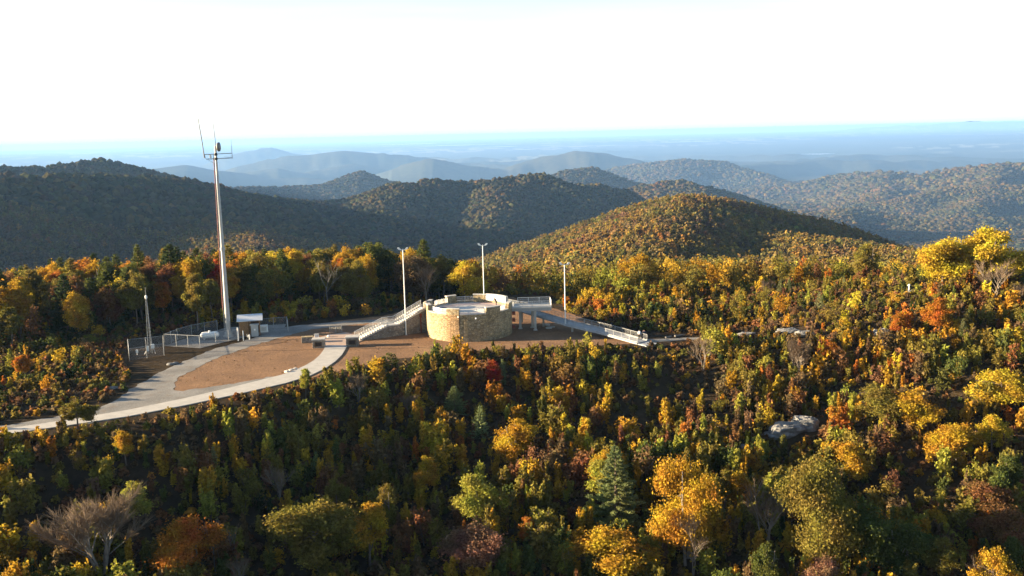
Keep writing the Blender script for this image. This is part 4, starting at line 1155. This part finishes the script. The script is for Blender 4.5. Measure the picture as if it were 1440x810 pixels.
# ---- where nothing grows: the cleared top, seen as an outline on the level ground
CLEAR = [(-300, 690), (-60, 612), (0, 598), (70, 583), (128, 576), (178, 548), (184, 520), (172, 512), (174, 484), (232, 468), (300, 461), (318, 455), (420, 453), (470, 446), (545, 441), (600, 412), (640, 405), (770, 408), (800, 440), (905, 466),
         (960, 470), (1000, 473), (1022, 472), (1022, 475.5), (1000, 478), (960, 485), (870, 487), (720, 494), (655, 497), (620, 500), (520, 514.5), (440, 533), (402, 543), (262, 576), (150, 597), (0, 616), (-120, 648), (-300, 705)]
CLEAR_W = np.array([[*P(a, b, 0)][:2] for a, b in CLEAR])
def inside(x, y, poly):
    r = np.zeros(x.shape, bool); n = len(poly)
    for i in range(n):
        x0, y0 = poly[i]; x1, y1 = poly[(i + 1) % n]
        c = ((y0 > y) != (y1 > y)) & (x < (x1 - x0) * (y - y0) / (y1 - y0 + 1e-12) + x0)
        r ^= c
    return r

def grid_pts(x0, x1, y0, y1, s):
    gx, gy = np.meshgrid(np.arange(x0, x1, s), np.arange(y0, y1, s))
    n = gx.size
    return gx.ravel() + rng.uniform(-.5, .5, n) * s, gy.ravel() + rng.uniform(-.5, .5, n) * s

def pick(pw, n):
    names = list(pw); w = np.array([pw[k] for k in names], float); w /= w.sum()
    return np.array([PNAMES.index(k) for k in names])[rng.choice(len(names), n, p=w)]

class Bag:
    def __init__(s): s.a = []
    def add(s, x, y, h, w, col, tp, zone):
        n = len(x)
        s.a.append(np.stack([x, y, H(x, y), h, w, col, tp, np.full(n, zone)], -1))
    def all(s): return np.concatenate(s.a)
BAG = {k: Bag() for k in ('tree', 'shrub', 'pine', 'bare')}
HERO_XY = []

def frustum(x, y, mx=150):
    z = H(x, y); px, py, w = project(x, y, z + 1)
    return (w > 1) & (px > -mx) & (px < 1440 + mx) & (py < 900)

# heroes first: (px, py of base, height, width, kind, template, colour, label, category)
HERO = [
 (866, 752, 10.6, 7.0, 'bigpine', 0, 'blue green', 'large full green pine standing alone in the lower slope', 'pine tree'),
 (966, 790, 12.4, 8.0, 'bigtree', 0, 'golden', 'tall golden orange tree right beside the large green pine', 'tree'),
 (1150, 800, 12.5, 9.0, 'bigtree', 1, 'olive', 'broad pale yellow and olive tree with white forked limbs', 'tree'),
 (1215, 812, 9.0, 6.4, 'tree', 4, 'green', 'green tree with yellow tips close beside the broad pale yellow tree', 'tree'),
 (1190, 690, 6.0, 5.0, 'tree', 0, 'golden', 'amber tree rising behind the broad pale yellow tree', 'tree'),
 (668, 742, 6.6, 5.4, 'tree', 1, 'lime', 'round bright lime yellow tree left of the large green pine', 'tree'),
 (600, 700, 5.5, 3.8, 'tree', 2, 'golden', 'narrow orange gold tree just behind the round lime tree', 'tree'),
 (725, 655, 6.6, 6.2, 'tree', 4, 'golden', 'golden tree with orange flecks in the middle of the slope', 'tree'),
 (693, 545, 4.3, 2.9, 'tree', 0, 'red', 'small crimson maple on the crest below the round tower', 'tree'),
 (265, 815, 7.0, 6.0, 'tree', 3, 'orange', 'bright red orange tree beside the bare dead trunks', 'tree'),
 (450, 812, 9.0, 8.6, 'tree', 6, 'olive', 'large olive gold tree right of the dead trunks', 'tree'),
 (520, 800, 8.2, 6.0, 'tree', 5, 'golden', 'upright golden tree between the olive tree and the pink tree', 'tree'),
 (668, 815, 6.0, 6.5, 'tree', 6, 'pink brown', 'salmon red tree low in the slope below the lime tree', 'tree'),
 (740, 775, 4.2, 3.0, 'tree', 5, 'orange', 'small orange tree with yellow top left of the green pine', 'tree'),
 (862, 820, 6.0, 8.0, 'tree', 3, 'golden', 'wide tan gold tree at the foot of the large green pine', 'tree'),
 (1345, 655, 5.5, 5.5, 'tree', 1, 'golden', 'yellow and orange tree on the shaded right slope', 'tree'),
 (1405, 575, 5.5, 6.0, 'tree', 3, 'yellow', 'round yellow tree high on the shaded right slope', 'tree'),
 (1395, 640, 5.0, 4.4, 'tree', 0, 'yellow', 'pale yellow tree below the round yellow one on the right slope', 'tree'),
 (1290, 610, 6.0, 6.0, 'tree', 4, 'golden', 'big amber tree above the yellow and orange one', 'tree'),
 (1240, 600, 5.4, 6.4, 'tree', 6, 'olive', 'broad yellow olive tree right of the rock outcrop hollow', 'tree'),
 (1165, 510, 3.6, 3.6, 'tree', 2, 'orange', 'orange leaved tree among brush on the rocky rise', 'tree'),
 (1320, 470, 5.6, 5.0, 'tree', 0, 'orange', 'vivid orange tree near the top of the rocky rise', 'tree'),
 (1262, 475, 4.2, 3.6, 'tree', 2, 'orange', 'orange tree leaning over brush beside the vivid orange one', 'tree'),
 (1385, 740, 5.2, 5.6, 'tree', 1, 'russet', 'russet topped green tree in deep shade on the right slope', 'tree'),
 (1420, 790, 6, 6, 'tree', 3, 'russet', 'rust brown tree at the bottom of the right slope', 'tree'),
 (1270, 815, 6.5, 6.5, 'tree', 4, 'green', 'dark green tree with orange tips below the shaded hollow', 'tree'),
 (430, 560, 4.6, 2.6, 'tree', 5, 'lime', 'young yellow green tree beside the concrete walk bend', 'tree'),
 (110, 606, 4.0, 4.6, 'tree', 2, 'olive', 'wispy olive tree leaning over the concrete walk', 'tree'),
 (178, 655, 4.6, 3.4, 'tree', 5, 'golden', 'golden sapling clump below the concrete walk', 'tree'),
 (190, 745, 5.6, 4.4, 'tree', 2, 'lime', 'lime topped tree behind the wide bare grey tree', 'tree'),
 (55, 425, 13, 7, 'tree', 0, 'red', 'scarlet tree in the wood behind the lattice mast', 'tree'),
 (35, 535, 4.2, 3.0, 'tree', 5, 'orange', 'small amber orange tree alone in the left brush', 'tree'),
 (122, 438, 12, 8.5, 'tree', 3, 'orange', 'big amber orange tree in front of the wood behind the lattice mast', 'tree'),
 (310, 440, 11, 5, 'tree', 2, 'red', 'dark crimson tree behind the radio mast', 'tree'),
 (657, 425, 9, 7, 'tree', 3, 'yellow', 'bright yellow tree standing right behind the round tower', 'tree'),
 (278, 465, 11.5, 6, 'tree', 5, 'olive', 'thin pale trunked olive tree beside the radio mast', 'tree'),
 (1390, 405, 10.5, 9.5, 'tree', 3, 'yellow', 'big bright yellow tree topping the rocky rise', 'tree'),
 (1325, 408, 9.0, 8.5, 'tree', 6, 'yellow', 'broad yellow tree next to the biggest yellow one on the rise', 'tree'),
 (1395, 425, 7, 6, 'bare', 0, 'grey', 'bare pinkish grey tree in front of the biggest yellow tree', 'bare tree'),
 (145, 812, 9.0, 9.5, 'bare', 2, 'grey', 'wide bare grey twigged tree in the lower slope', 'bare tree'),
 (975, 812, 8, 5.5, 'bare', 1, 'grey', 'bare grey tree in front of the tall golden orange tree', 'bare tree'),
 (1075, 775, 8, 5.5, 'bare', 0, 'grey', 'bare forked tree left of the broad pale yellow tree', 'bare tree'),
 (305, 812, 6.6, 1.8, 'snag', 0, 'grey', 'dead broken trunk with short stubs beside the red orange tree', 'dead tree'),
 (334, 800, 6.2, 2.0, 'snag', 1, 'grey', 'pale dead trunk with fern like twigs right of the broken one', 'dead tree'),
 (456, 440, 11, 3.4, 'snag', 0, 'grey', 'tall dead grey tree at the wood edge left of the stairs', 'dead tree'),
 (600, 425, 9, 6, 'bare', 1, 'pink brown', 'leafless reddish tree in the wood edge behind the stairs', 'bare tree'),
 (640, 585, 4.4, 3.2, 'pine', 1, 'blue green', 'small bluish green pine in the upper slope below the tower', 'pine tree'),
 (600, 520, 2.9, 2.2, 'pine', 0, 'blue green', 'little green pine at the mulch edge below the tower', 'pine tree'),
 (245, 440, 14, 7, 'pine', 1, 'dark green', 'tall dark pine in the wood between the two masts', 'pine tree'),
 (200, 435, 14, 6, 'pine', 0, 'green', 'yellowish green pine just left of the lattice mast', 'pine tree'),
]
def hero_build():
    for (px, py, h, w, kind, k, col, lab, cat) in HERO:
        p = hit(px, min(py, 1000)); z = p.z
        HERO_XY.append((p.x, p.y, w))
        tp = {'bigpine': [BIG_PINE], 'bigtree': BIG_TREE}.get(kind) or TP[kind]
        me_c, me_t, _ = tp[k % len(tp)]
        nh, nw = {'bigpine': (10.5, 7.6), 'bigtree': (10, 9)}.get(kind, {'tree': (8, 5.7), 'pine': (9, 4.4), 'bare': (7, 5), 'snag': (7, 2.2), 'shrub': (3, 1.9)}.get(kind, (8, 6)))
        nm = {'bigpine': 'pine_tree', 'pine': 'pine_tree', 'bare': 'bare_tree', 'snag': 'dead_tree'}.get(kind, 'autumn_tree')
        t = thing(nm, lab, cat, (p.x, p.y, z - .1), random.uniform(0, 6.28))
        c = mesh_obj('twigs' if kind in ('bare', 'snag') else 'crown', me_c, t); tr = mesh_obj('trunk', me_t, t)
        s = (w / nw, w / nw, h / nh); c.scale = s; tr.scale = s
        c.color = (*PAL[col], 1)
hero_build()
HX = np.array(HERO_XY)
def off_heroes(x, y, k=.36):
    ok = np.ones(x.shape, bool)
    for hx, hy, w in HX:
        ok &= np.hypot(x - hx, y - hy) > w * k
        if hy < 150 and k > .3: ok &= ~((x < hx) & (x > hx - w * 1.7) & (np.abs(y - hy - (hx - x) * .1) < w * .55))
    return ok
def patch(x, y, s, seed): return fbm(x / s, y / s, seed, 3)

# --- slope in front, and the rise on the right
x, y = grid_pts(-95, 150, 52, 232, 1.25)
yf = np.interp(x, EX, EY); ok = (~inside(x, y, CLEAR_W)) & frustum(x, y) & ((y < yf - .5) | (x > 26)) & (np.hypot(x, y) > 58) & (np.hypot(x, y) < 215)
ok &= off_heroes(x, y, .22)
dz = patch(x, y, 9, 301)
ok &= (rng.uniform(0, 1, len(x)) < .58 + dz * 1.2)
rocks = [hit(a, b) for a, b, *_ in ROCKS]
for q, rk in zip(rocks, ROCKS):
    ok &= np.hypot(x - q.x, y - q.y) > rk[2] * .95
    ok &= ~((np.abs(x - q.x) < rk[2]) & (y < q.y) & (y > q.y - 4.5))
x, y = x[ok], y[ok]; n = len(x); d = np.interp(x, EX, EY) - y
pt = patch(x, y, 16, 311)
c1 = pick({'olive': 5, 'lime': 2.2, 'golden': 4, 'brown': 2.8, 'russet': 2.4, 'green': .8, 'yellow': 1.4, 'orange': .7}, n)
c2 = pick({'golden': 3, 'yellow': 1.5, 'orange': .5, 'russet': 2.4, 'olive': 3.6, 'brown': 2}, n)
c3 = pick({'olive': 5, 'green': 2, 'lime': 2, 'dark green': .4, 'golden': 2, 'brown': 1}, n)
col = np.where(pt > .18, c2, np.where(pt < -.2, c3, c1))
h = rng.gamma(3, .68, n) + .6; h *= np.clip(.55 + d * .03, .6, 1.05) * (1 + .35 * patch(x, y, 7, 315))
h = np.clip(h, .7, 4.4); h = np.where((np.abs(x - 20.5) < 5) & (y > 142) & (y < 155), np.minimum(h, .9), h); w = h * rng.uniform(.38, .74, n)
BAG['shrub'].add(x, y, h, w, col, rng.integers(0, 6, n), 0)
# trees of the slope
x, y = grid_pts(-95, 150, 52, 232, 4.6)
yf = np.interp(x, EX, EY); d = yf - y
ok = (~inside(x, y, CLEAR_W)) & frustum(x, y) & (np.hypot(x, y) > 60) & (np.hypot(x, y) < 215) & off_heroes(x, y, .42) & ((d > 4) | (x > 34))
for q, rk in zip(rocks, ROCKS): ok &= (np.hypot(x - q.x, y - q.y) > 4.0) & ~((np.abs(x - q.x) < rk[2] + 1.6) & (y < q.y) & (y > q.y - 9))
pr = np.where(d > 36, .50, np.where(d > 16, .20, .10)) ; pr = np.where((x > 34) & (d < 30), .24, pr)
ok &= rng.uniform(0, 1, len(x)) < pr * (1 + .6 * patch(x, y, 12, 320))
ok &= ~((np.abs(x - 20) < 6) & (y > 128) & (y < 156))
x, y, d = x[ok], y[ok], d[ok]; n = len(x)
pt = patch(x, y, 14, 331)
c1 = pick({'olive': 4, 'lime': 1.5, 'golden': 3, 'brown': 1.2, 'russet': 1.4, 'green': 2.2, 'yellow': 1.3, 'orange': .5, 'dark green': .8, 'pink brown': .4}, n)
c2 = pick({'golden': 3, 'yellow': 1.5, 'orange': .9, 'russet': 1.2, 'olive': 2.4}, n); c3 = pick({'olive': 4, 'green': 2.6, 'lime': 1.4, 'dark green': .6}, n)
col = np.where(pt > .2, c2, np.where(pt < -.22, c3, c1))
h = np.where(d > 36, rng.uniform(3.6, 7.0, n), rng.uniform(2.6, 4.6, n)); w = h * rng.uniform(.42, .85, n)
BAG['tree'].add(x, y, h, w, col, rng.integers(0, 7, n), 1)
# a few pines and bare trees among them
for kind, cnt, cset, h0, h1, wr, nt_ in (('pine', 22, {'blue green': 3, 'green': 2}, 2.6, 5, .5, 3), ('bare', 12, {'grey': 1}, 3.5, 6.5, .7, 3)):
    x = rng.uniform(-70, 100, 900); y = rng.uniform(64, 190, 900)
    ok = (~inside(x, y, CLEAR_W)) & frustum(x, y, 0) & ((y < np.interp(x, EX, EY) - 6) | (x > 40)) & ~((np.abs(x - 20) < 7) & (y > 120) & (y < 160)) & off_heroes(x, y, .5) & (np.hypot(x, y) > 66)
    x, y = x[ok][:cnt], y[ok][:cnt]; n = len(x); h = rng.uniform(h0, h1, n)
    BAG[kind].add(x, y, h, h * wr, pick(cset, n), rng.integers(0, nt_, n), 1)

# --- brush on the left of the road and along the back edge of the clearing
x, y = grid_pts(-190, 60, 96, 232, 1.9)
yb = np.interp(x, EX, EY)
pxx, pyy, _ = project(x, y, H(x, y))
ok = (~inside(x, y, CLEAR_W)) & frustum(x, y) & (y > yb + 6) & (x < 36) & off_heroes(x, y, .2)
bank = inside(pxx, pyy, np.array([(100, 585), (178, 550), (184, 515), (235, 500), (240, 470), (300, 458), (330, 452), (190, 452), (150, 500), (60, 580)]))
ok &= ~(bank & (rng.uniform(0, 1, len(x)) < .55))
rr_ = np.hypot(x, y); ok &= (rr_ < 206) & (rng.uniform(0, 1, len(x)) < .62)
x, y, bank = x[ok], y[ok], bank[ok]; n = len(x); pt = patch(x, y, 15, 341)
c1 = pick({'olive': 4.5, 'brown': 3.5, 'russet': 1.0, 'green': 4, 'dark green': 2.5, 'golden': .6, 'lime': .6}, n); c2 = pick({'golden': 3.4, 'yellow': 3.2, 'olive': 2, 'orange': .9, 'russet': .8, 'lime': 1}, n)
back = (x > -62) & (y > 170)
col = np.where((pt > .5) | (back & (pt > -.15)), c2, c1); h = rng.uniform(.7, 2.6, n) * np.where(bank, .5, 1) * np.where(back, 1.25, 1); w = h * rng.uniform(.6, 1.1, n)
BAG['shrub'].add(x, y, h, w, col, rng.integers(0, 6, n), 2)

# --- the woods behind: near belt
x, y = grid_pts(-260, 240, 120, 420, 5.2)
r = np.hypot(x, y); az = np.degrees(np.arctan2(x, y)); d = y - np.interp(x, EX, EY)
ok = (~inside(x, y, CLEAR_W)) & frustum(x, y, 150) & (r < 400) & off_heroes(x, y, .35)
start = np.interp(az, [-40, -28, -24, -18, -10, -3, 2, 6, 12, 20, 26, 40], [170, 174, 180, 190, 197, 198, 193, 190, 198, 205, 205, 205])
ok &= (r > start + rng.uniform(0, 8, len(x))) & (rng.uniform(0, 1, len(x)) < .86)
x, y, r, az = x[ok], y[ok], r[ok], az[ok]; n = len(x); pt = patch(x, y, 38, 351)
left = az < -2
c1 = pick({'olive': 4, 'green': 3, 'golden': 2.4, 'russet': .9, 'brown': 1, 'dark green': 1.6, 'orange': .5}, n); c2 = pick({'golden': 3.2, 'orange': .8, 'yellow': 1.2, 'olive': 2.4, 'russet': .8, 'green': 1}, n)
c3 = pick({'golden': 3.4, 'yellow': 1.6, 'olive': 4.4, 'orange': .7, 'lime': 2.0, 'russet': .6, 'green': 1.6}, n)
col = np.where(left, np.where(pt > .05, c2, c1), c3)
h = np.where(left, rng.uniform(8, 12, n), rng.uniform(5.5, 8.5, n)) ; h *= np.clip((r - 150) / 45, .62, 1); w = h * rng.uniform(.5, .8, n)
BAG['tree'].add(x, y, h, w, col, rng.integers(0, 7, n), 3)
x, y = grid_pts(-240, -10, 170, 400, 9.0); r = np.hypot(x, y); az = np.degrees(np.arctan2(x, y))
ok = frustum(x, y) & (~inside(x, y, CLEAR_W)) & (r > 188) & (r < 400) & off_heroes(x, y, .35) & (rng.uniform(0, 1, len(x)) < np.where((az < -20) | (r > 240), .75, .25))
x, y = x[ok], y[ok]; n = len(x); h = rng.uniform(9.5, 13.5, n)
BAG['pine'].add(x, y, h, h * rng.uniform(.42, .58, n), pick({'dark green': 2, 'green': 3, 'olive': .8}, n), rng.integers(0, 3, n), 3)

# ---- split each kind: the 280 that show largest stand alone, the others are masses
ZWORDS = {}
def where(px, py, zone, x, y):
    d = float(np.interp(x, EX, EY)) - y
    if zone == 3:
        return ('in the wood behind the lattice mast' if px < 250 else 'in the wood behind the radio mast and shed' if px < 430 else 'in the wood behind the stairs' if px < 610 else
                'in the wood behind the round tower' if px < 760 else 'in the wood behind the long ramp' if px < 930 else 'in the wood beyond the gravel path' if px < 1160 else 'in the wood beyond the rocky rise')
    if zone == 2:
        return ('in the brush left of the gravel road' if px < 180 and py > 500 else 'in the brush behind the lattice mast fence' if px < 300 else 'in the thicket behind the shed pad' if px < 440 else
                'in the thicket behind the stairs' if px < 620 else 'in the thicket behind tower and ramp')
    if x > 26 and d < 22: return 'on the rocky rise past the ramp' if px < 1190 else 'on the rocky rise under the marker' if py < 520 else 'on the shaded flank of the rise'
    if d < 14: return 'just below the concrete walk' if px < 430 else 'just below the mulch lawn' if px < 700 else 'just below the ramp'
    if py < 640: return 'on the upper slope below the walk' if px < 430 else 'on the upper slope below the tower' if px < 760 else 'on the upper slope below the ramp' if px < 1020 else 'round the rock outcrop hollow' if px < 1200 else 'on the shaded right slope'
    return ('round the wide bare grey tree' if px < 260 else 'near the dead trunks' if px < 420 else 'near the olive gold tree' if px < 580 else
            'near the lime tree' if px < 780 else 'near the large pine' if px < 1010 else 'near the pale forked tree' if px < 1230 else 'low in the shaded right hollow')
ORD = ['leftmost', 'second', 'third', 'fourth', 'fifth', 'sixth', 'seventh', 'eighth', 'ninth', 'tenth', 'eleventh', 'twelfth', 'thirteenth', 'fourteenth', 'fifteenth', 'sixteenth', 'seventeenth', 'eighteenth', 'nineteenth', 'twentieth']
NOM = {'tree': (8, 5.7), 'pine': (9, 4.4), 'bare': (7, 5), 'shrub': (3, 1.9)}
KN = {'tree': ('autumn_tree', 'tree', 'autumn trees'), 'pine': ('pine_tree', 'pine tree', 'pines'), 'bare': ('bare_tree', 'bare tree', 'bare trees'), 'shrub': ('shrub', 'shrub', 'young shrubs')}
REST = {}
for kind in ('tree', 'shrub', 'pine', 'bare'):
    a = BAG[kind].all()
    px, py, w_ = project(a[:, 0], a[:, 1], a[:, 2] + a[:, 3] * .6)
    infr = (px > 0) & (px < 1440) & (py < 815)
    r = np.hypot(a[:, 0], a[:, 1]); size = a[:, 3] * np.sqrt(a[:, 4]) / r * np.where(infr, 1, 0)
    size *= np.where((kind == 'shrub') & (a[:, 7] == 0), 1.0, 1.0)
    o = np.argsort(-size); nmax = {'tree': 270, 'shrub': 290, 'pine': 70, 'bare': 30}[kind]
    own = o[:nmax]; own = own[size[own] > 0]
    rest = np.setdiff1d(np.arange(len(a)), own); REST[kind] = a[rest]
    recs = []
    for i in own:
        X, Y, Z, h, w, ci, ti, zn = a[i]; ci = int(ci); cn = PNAMES[ci]
        rel = h / {'tree': 6.2, 'pine': 8, 'bare': 5, 'shrub': 2.9}[kind]
        shape = ('slender' if w / h < .56 else 'broad' if w / h > .76 else 'rounded') if kind in ('tree', 'shrub') else ('tall' if rel > 1 else 'small')
        noun = {'tree': 'tree', 'pine': 'pine', 'bare': 'bare tree', 'shrub': 'shrub'}[kind]
        cw = '' if kind == 'bare' else cn + ' '
        recs.append((float(px[i]), f'{shape} {cw}{noun}', where(px[i], py[i], zn, X, Y), a[i]))
    recs.sort(key=lambda q: q[0]); tot = {}; cnt = {}
    for q in recs: tot[q[1:3]] = tot.get(q[1:3], 0) + 1
    tp = TP[kind]; protos = {}
    for pxi, what, wh, (X, Y, Z, h, w, ci, ti, zn) in recs:
        key = (what, wh); k = cnt.get(key, 0); cnt[key] = k + 1
        if tot[key] == 1: lab = f'{what} {wh}'
        elif k == 0: lab = f'leftmost {what} {wh}'
        elif k == tot[key] - 1: lab = f'rightmost {what} {wh}'
        else: lab = f'{what}, {ORD[k] if k < 20 else str(k + 1) + "th"} from left {wh}'
        ti = int(ti) % len(tp)
        nm, cat, grp = KN[kind]
        if ti not in protos:
            t = thing(nm, lab, cat, group=f'{grp} of the ridge')
            mesh_obj('twigs' if kind == 'bare' else 'crown', tp[ti][0], t); mesh_obj('trunk', tp[ti][1], t); protos[ti] = t
        else:
            t = copy_tree(protos[ti]); t['label'] = lab
        t.location = (X, Y, Z - .12); t.rotation_euler = (0, 0, random.uniform(0, 6.28))
        nh, nw = NOM[kind]; s = (w / nw, w / nw, h / nh)
        for ch in t.children: ch.scale = s; ch.color = (*PCOL[int(ci)], 1)

# ---- masses: every leaf spray of the plants left over, one mesh per mass
def mass(name, groups, label=None):
    """groups: list of (Q template (k,4,3), rows of x, y, z, sx, sz, colour)"""
    VV = []; CC = []
    far = name == 'ridge_forest'
    for Q, A, *sm in groups:
        n = len(A); k = len(Q)
        if not n: continue
        th = rng.uniform(0, 6.28, n); c, s = np.cos(th), np.sin(th)
        q = Q[None]
        xx = (q[..., 0] * c[:, None, None] - q[..., 1] * s[:, None, None]) * A[:, 3][:, None, None] + A[:, 0][:, None, None]
        yy = (q[..., 0] * s[:, None, None] + q[..., 1] * c[:, None, None]) * A[:, 3][:, None, None] + A[:, 1][:, None, None]
        zz = q[..., 2] * A[:, 4][:, None, None] + A[:, 2][:, None, None]
        VV.append(np.stack([xx, yy, zz], -1).astype(np.float32).reshape(-1, Q.shape[1], 3))
        col = PCOL[A[:, 5].astype(int)]
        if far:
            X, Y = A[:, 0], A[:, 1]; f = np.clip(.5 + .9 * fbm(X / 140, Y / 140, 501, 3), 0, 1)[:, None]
            col = .2 * col + .8 * (np.array([.040, .046, .026]) * (1 - f) + np.array([.068, .058, .036]) * f)  # crowns mixed towards dark tones, ridge shade put into the colour
        elif sm:
            X, Y = A[:, 0], A[:, 1]; f = np.clip(.5 + .8 * fbm(X / 110, Y / 110, 511, 3), 0, 1)[:, None]; f2 = sstep(fbm(X / 70 + 9, Y / 70, 521, 3), .05, .4)[:, None]
            pc = (np.array([.150, .138, .044]) * (1 - f) + np.array([.275, .185, .055]) * f) * (1 - f2 * .7) + np.array([.185, .100, .062]) * f2 * .7
            col = .42 * col + .58 * pc
        col = col * rng.uniform(.8, 1.2, (n, 1)) * (1 + rng.normal(size=(n, 3)) * .06)
        cc = col[:, None, :] * rng.uniform(.6 if not far else .85, 1.35 if not far else 1.15, (n, k, 1)); CC.append(np.clip(cc, .008, .8).astype(np.float32).reshape(-1, 3))
    V = np.concatenate(VV); Cc = np.concatenate(CC); m_ = V.shape[1]
    me = fast_mesh(name, V.reshape(-1, 3), np.arange(len(V) * m_).reshape(-1, m_), M['leaf_stuff'], Cc)
    o = mesh_obj(name, me); tag(o, kind='stuff'); 
    if label: o['label'] = label
    print('mass', name, len(V)); return o

def thin(Q, n, grow, seed=0):
    rg = np.random.default_rng(seed); i = rg.choice(len(Q), min(n, len(Q)), replace=False); q = Q[i]; c = q.mean(1, keepdims=True); return c + (q - c) * grow

g = []
a = REST['shrub']
for k in range(6):
    A = a[a[:, 6] == k]; g.append((thin(TP['shrub'][k][2], 230, 1.35, k), np.stack([A[:, 0], A[:, 1], A[:, 2] - .1, A[:, 4] / 1.9, A[:, 3] / 3, A[:, 5]], -1)))
# low weeds and dry brush between them
x, y = grid_pts(-160, 150, 56, 232, 1.25)
ok = (~inside(x, y, CLEAR_W)) & frustum(x, y, 130) & (np.hypot(x, y) < 215) & (rng.uniform(0, 1, len(x)) < .85)
for q, rk in zip(rocks, ROCKS): ok &= np.hypot(x - q.x, y - q.y) > rk[2] * .9
x, y = x[ok], y[ok]; n = len(x); h = rng.uniform(.35, 1.1, n)
TUFT = thin(tpl_sapling(700, 1, 1.3, 7, 14, .26)[2], 70, 1., 3)
g.append((TUFT, np.stack([x, y, H(x, y) - .05, h * 1.1, h, pick({'brown': 5, 'russet': 3, 'olive': 4, 'green': 1, 'golden': 1.2}, n)], -1)))
# weeds and tufts coming up through the mulch
x, y = grid_pts(-66, 26, 110, 184, 1.1); MW = np.array([[*P(a, b, 0)][:2] for a, b in MULCH]); WW = [[*P(a, b, 0)][:2] for a, b in ROAD]
ok = inside(x, y, MW) & ~inside(x, y, np.array(WW)) & (np.hypot(x - TC[0], y - TC[1]) > 8.2) & ~((x > -30) & (x < -14) & (y > 158)) & ~((x > -36) & (x < -23) & (y > 146)) & ~((x > -1) & (y > 152))
ok &= rng.uniform(0, 1, len(x)) < .16 + .5 * np.clip(patch(x, y, 6, 611), 0, 1)
x, y = x[ok], y[ok]; n = len(x); h = rng.uniform(.06, .15, n)
g.append((TUFT, np.stack([x, y, H(x, y), h * 1.3, h, pick({'brown': 5, 'russet': 2}, n)], -1)))
mass('undergrowth', g, 'brown and olive brush covering the slopes round the cleared top')

g = []
for kind, nl, gr in (('tree', 520, 2.0), ('pine', 620, 1.7)):
    a = REST[kind]; nh, nw = NOM[kind]
    for k in range(len(TP[kind])):
        A = a[a[:, 6] == k]; g.append((thin(TP[kind][k][2], nl, gr, k), np.stack([A[:, 0], A[:, 1], A[:, 2] - .2, A[:, 4] / nw, A[:, 3] / nh, A[:, 5]], -1)))
# the hill and shelf, out to 1.3 km
def far_rows(r0, r1, s, a0=-33, a1=33):
    L = r1; x, y = grid_pts(-L * .62, L * .62, r0 * .8, r1, s); r = np.hypot(x, y)
    ok = (r > r0) & (r < r1); x, y = x[ok], y[ok]; ok = visible(x, y) & (np.abs(np.degrees(np.arctan2(x, y))) < 32.5); return x[ok], y[ok]
def far_cols(x, y, n):
    pt = patch(x, y, 90, 401) + .5 * patch(x, y, 28, 402)
    c1 = pick({'olive': 4, 'golden': 4, 'brown': 2.2, 'russet': 1.6, 'green': 1.0, 'lime': 1.0, 'pink brown': 1.0}, n); c2 = pick({'golden': 3.4, 'orange': .9, 'russet': 2, 'pink brown': 2, 'olive': 3, 'brown': 2.6}, n)
    c3 = pick({'green': 3.4, 'olive': 4, 'dark green': 1.6, 'brown': 1, 'golden': 1}, n)
    shade = (x < .12 * y - 60) & (y > 700)          # the big ridge's shade, put into darker crown colours
    c4 = pick({'green': 3, 'dark green': 4, 'brown': 3, 'olive': 2, 'russet': .7}, n)
    c = np.where(pt > .16, c2, np.where(pt < -.22, c3, c1)); return np.where(shade & (rng.uniform(0, 1, n) < .75), c4, c)
MID = [tpl_deciduous(800 + k, 8, (6, 7, 5.4, 6.6)[k], 26, 5, 1.0, .1)[2] for k in range(4)]
x, y = far_rows(392, 1300, 6.0); n = len(x); h = rng.uniform(6, 11, n); t_ = rng.integers(0, 4, n); w = rng.uniform(5.5, 9, n); col = far_cols(x, y, n); z = H(x, y)
for k in range(4):
    i = t_ == k; g.append((MID[k], np.stack([x, y, z - .5, w / 6.2, h / 8, col], -1)[i], 1))
mass('woods', g, 'autumn wood covering the nearer ridge and round hill')

# wooded ridges from 1.3 to 5 km: one small lumpy crown each
def blob(seed):
    rg = np.random.default_rng(seed); bm = bmesh.new(); bmesh.ops.create_icosphere(bm, subdivisions=1, radius=.5)
    vs = np.array([v.co[:] for v in bm.verts]); fs = np.array([[v.index for v in f.verts] for f in bm.faces]); bm.free()
    vs *= rg.uniform(.72, 1.25, (len(vs), 1)); vs[:, 2] = vs[:, 2] * 1.1 + .35
    up = vs[fs].mean(1)[:, 2] > .12
    return vs[fs[up]]
BL_ = [blob(k) for k in range(5)]
g = []
for r0, r1, s, sz in ((1300, 2800, 8.5, 10.5), (2800, 5600, 15, 17), (5600, 10800, 27, 31)):
    x, y = far_rows(r0, r1, s); n = len(x); z = H(x, y); col = far_cols(x / 2, y / 2, n); t_ = rng.integers(0, 5, n); sc_ = sz * rng.uniform(.55, 1.45, n)
    for k in range(5):
        i = t_ == k; g.append((BL_[k], np.stack([x, y, z - 1, sc_, sc_ * rng.uniform(.7, 1.15, n) * (1 if sz < 12 else .7), col], -1)[i]))
mass('ridge_forest', g, 'distant autumn forest on the shaded ridges')

# ---- the air
mt, nt, out = new_mat('haze')
pv = nt.nodes.new('ShaderNodeVolumePrincipled'); nt.links.new(pv.outputs[0], out.inputs['Volume'])
pv.inputs['Color'].default_value = (.28, .52, .98, 1); pv.inputs['Density'].default_value = HAZE = 3.9e-5; pv.inputs['Anisotropy'].default_value = .1
zlo = min(v for v in (float(T_Z.min()), -660)) - 1
hz = MB().box((0, 0, (zlo + 44) / 2), (250000, 250000, 44 - zlo)).build('haze', mt); tag(hz, 'pale blue haze filling the valleys', kind='stuff')
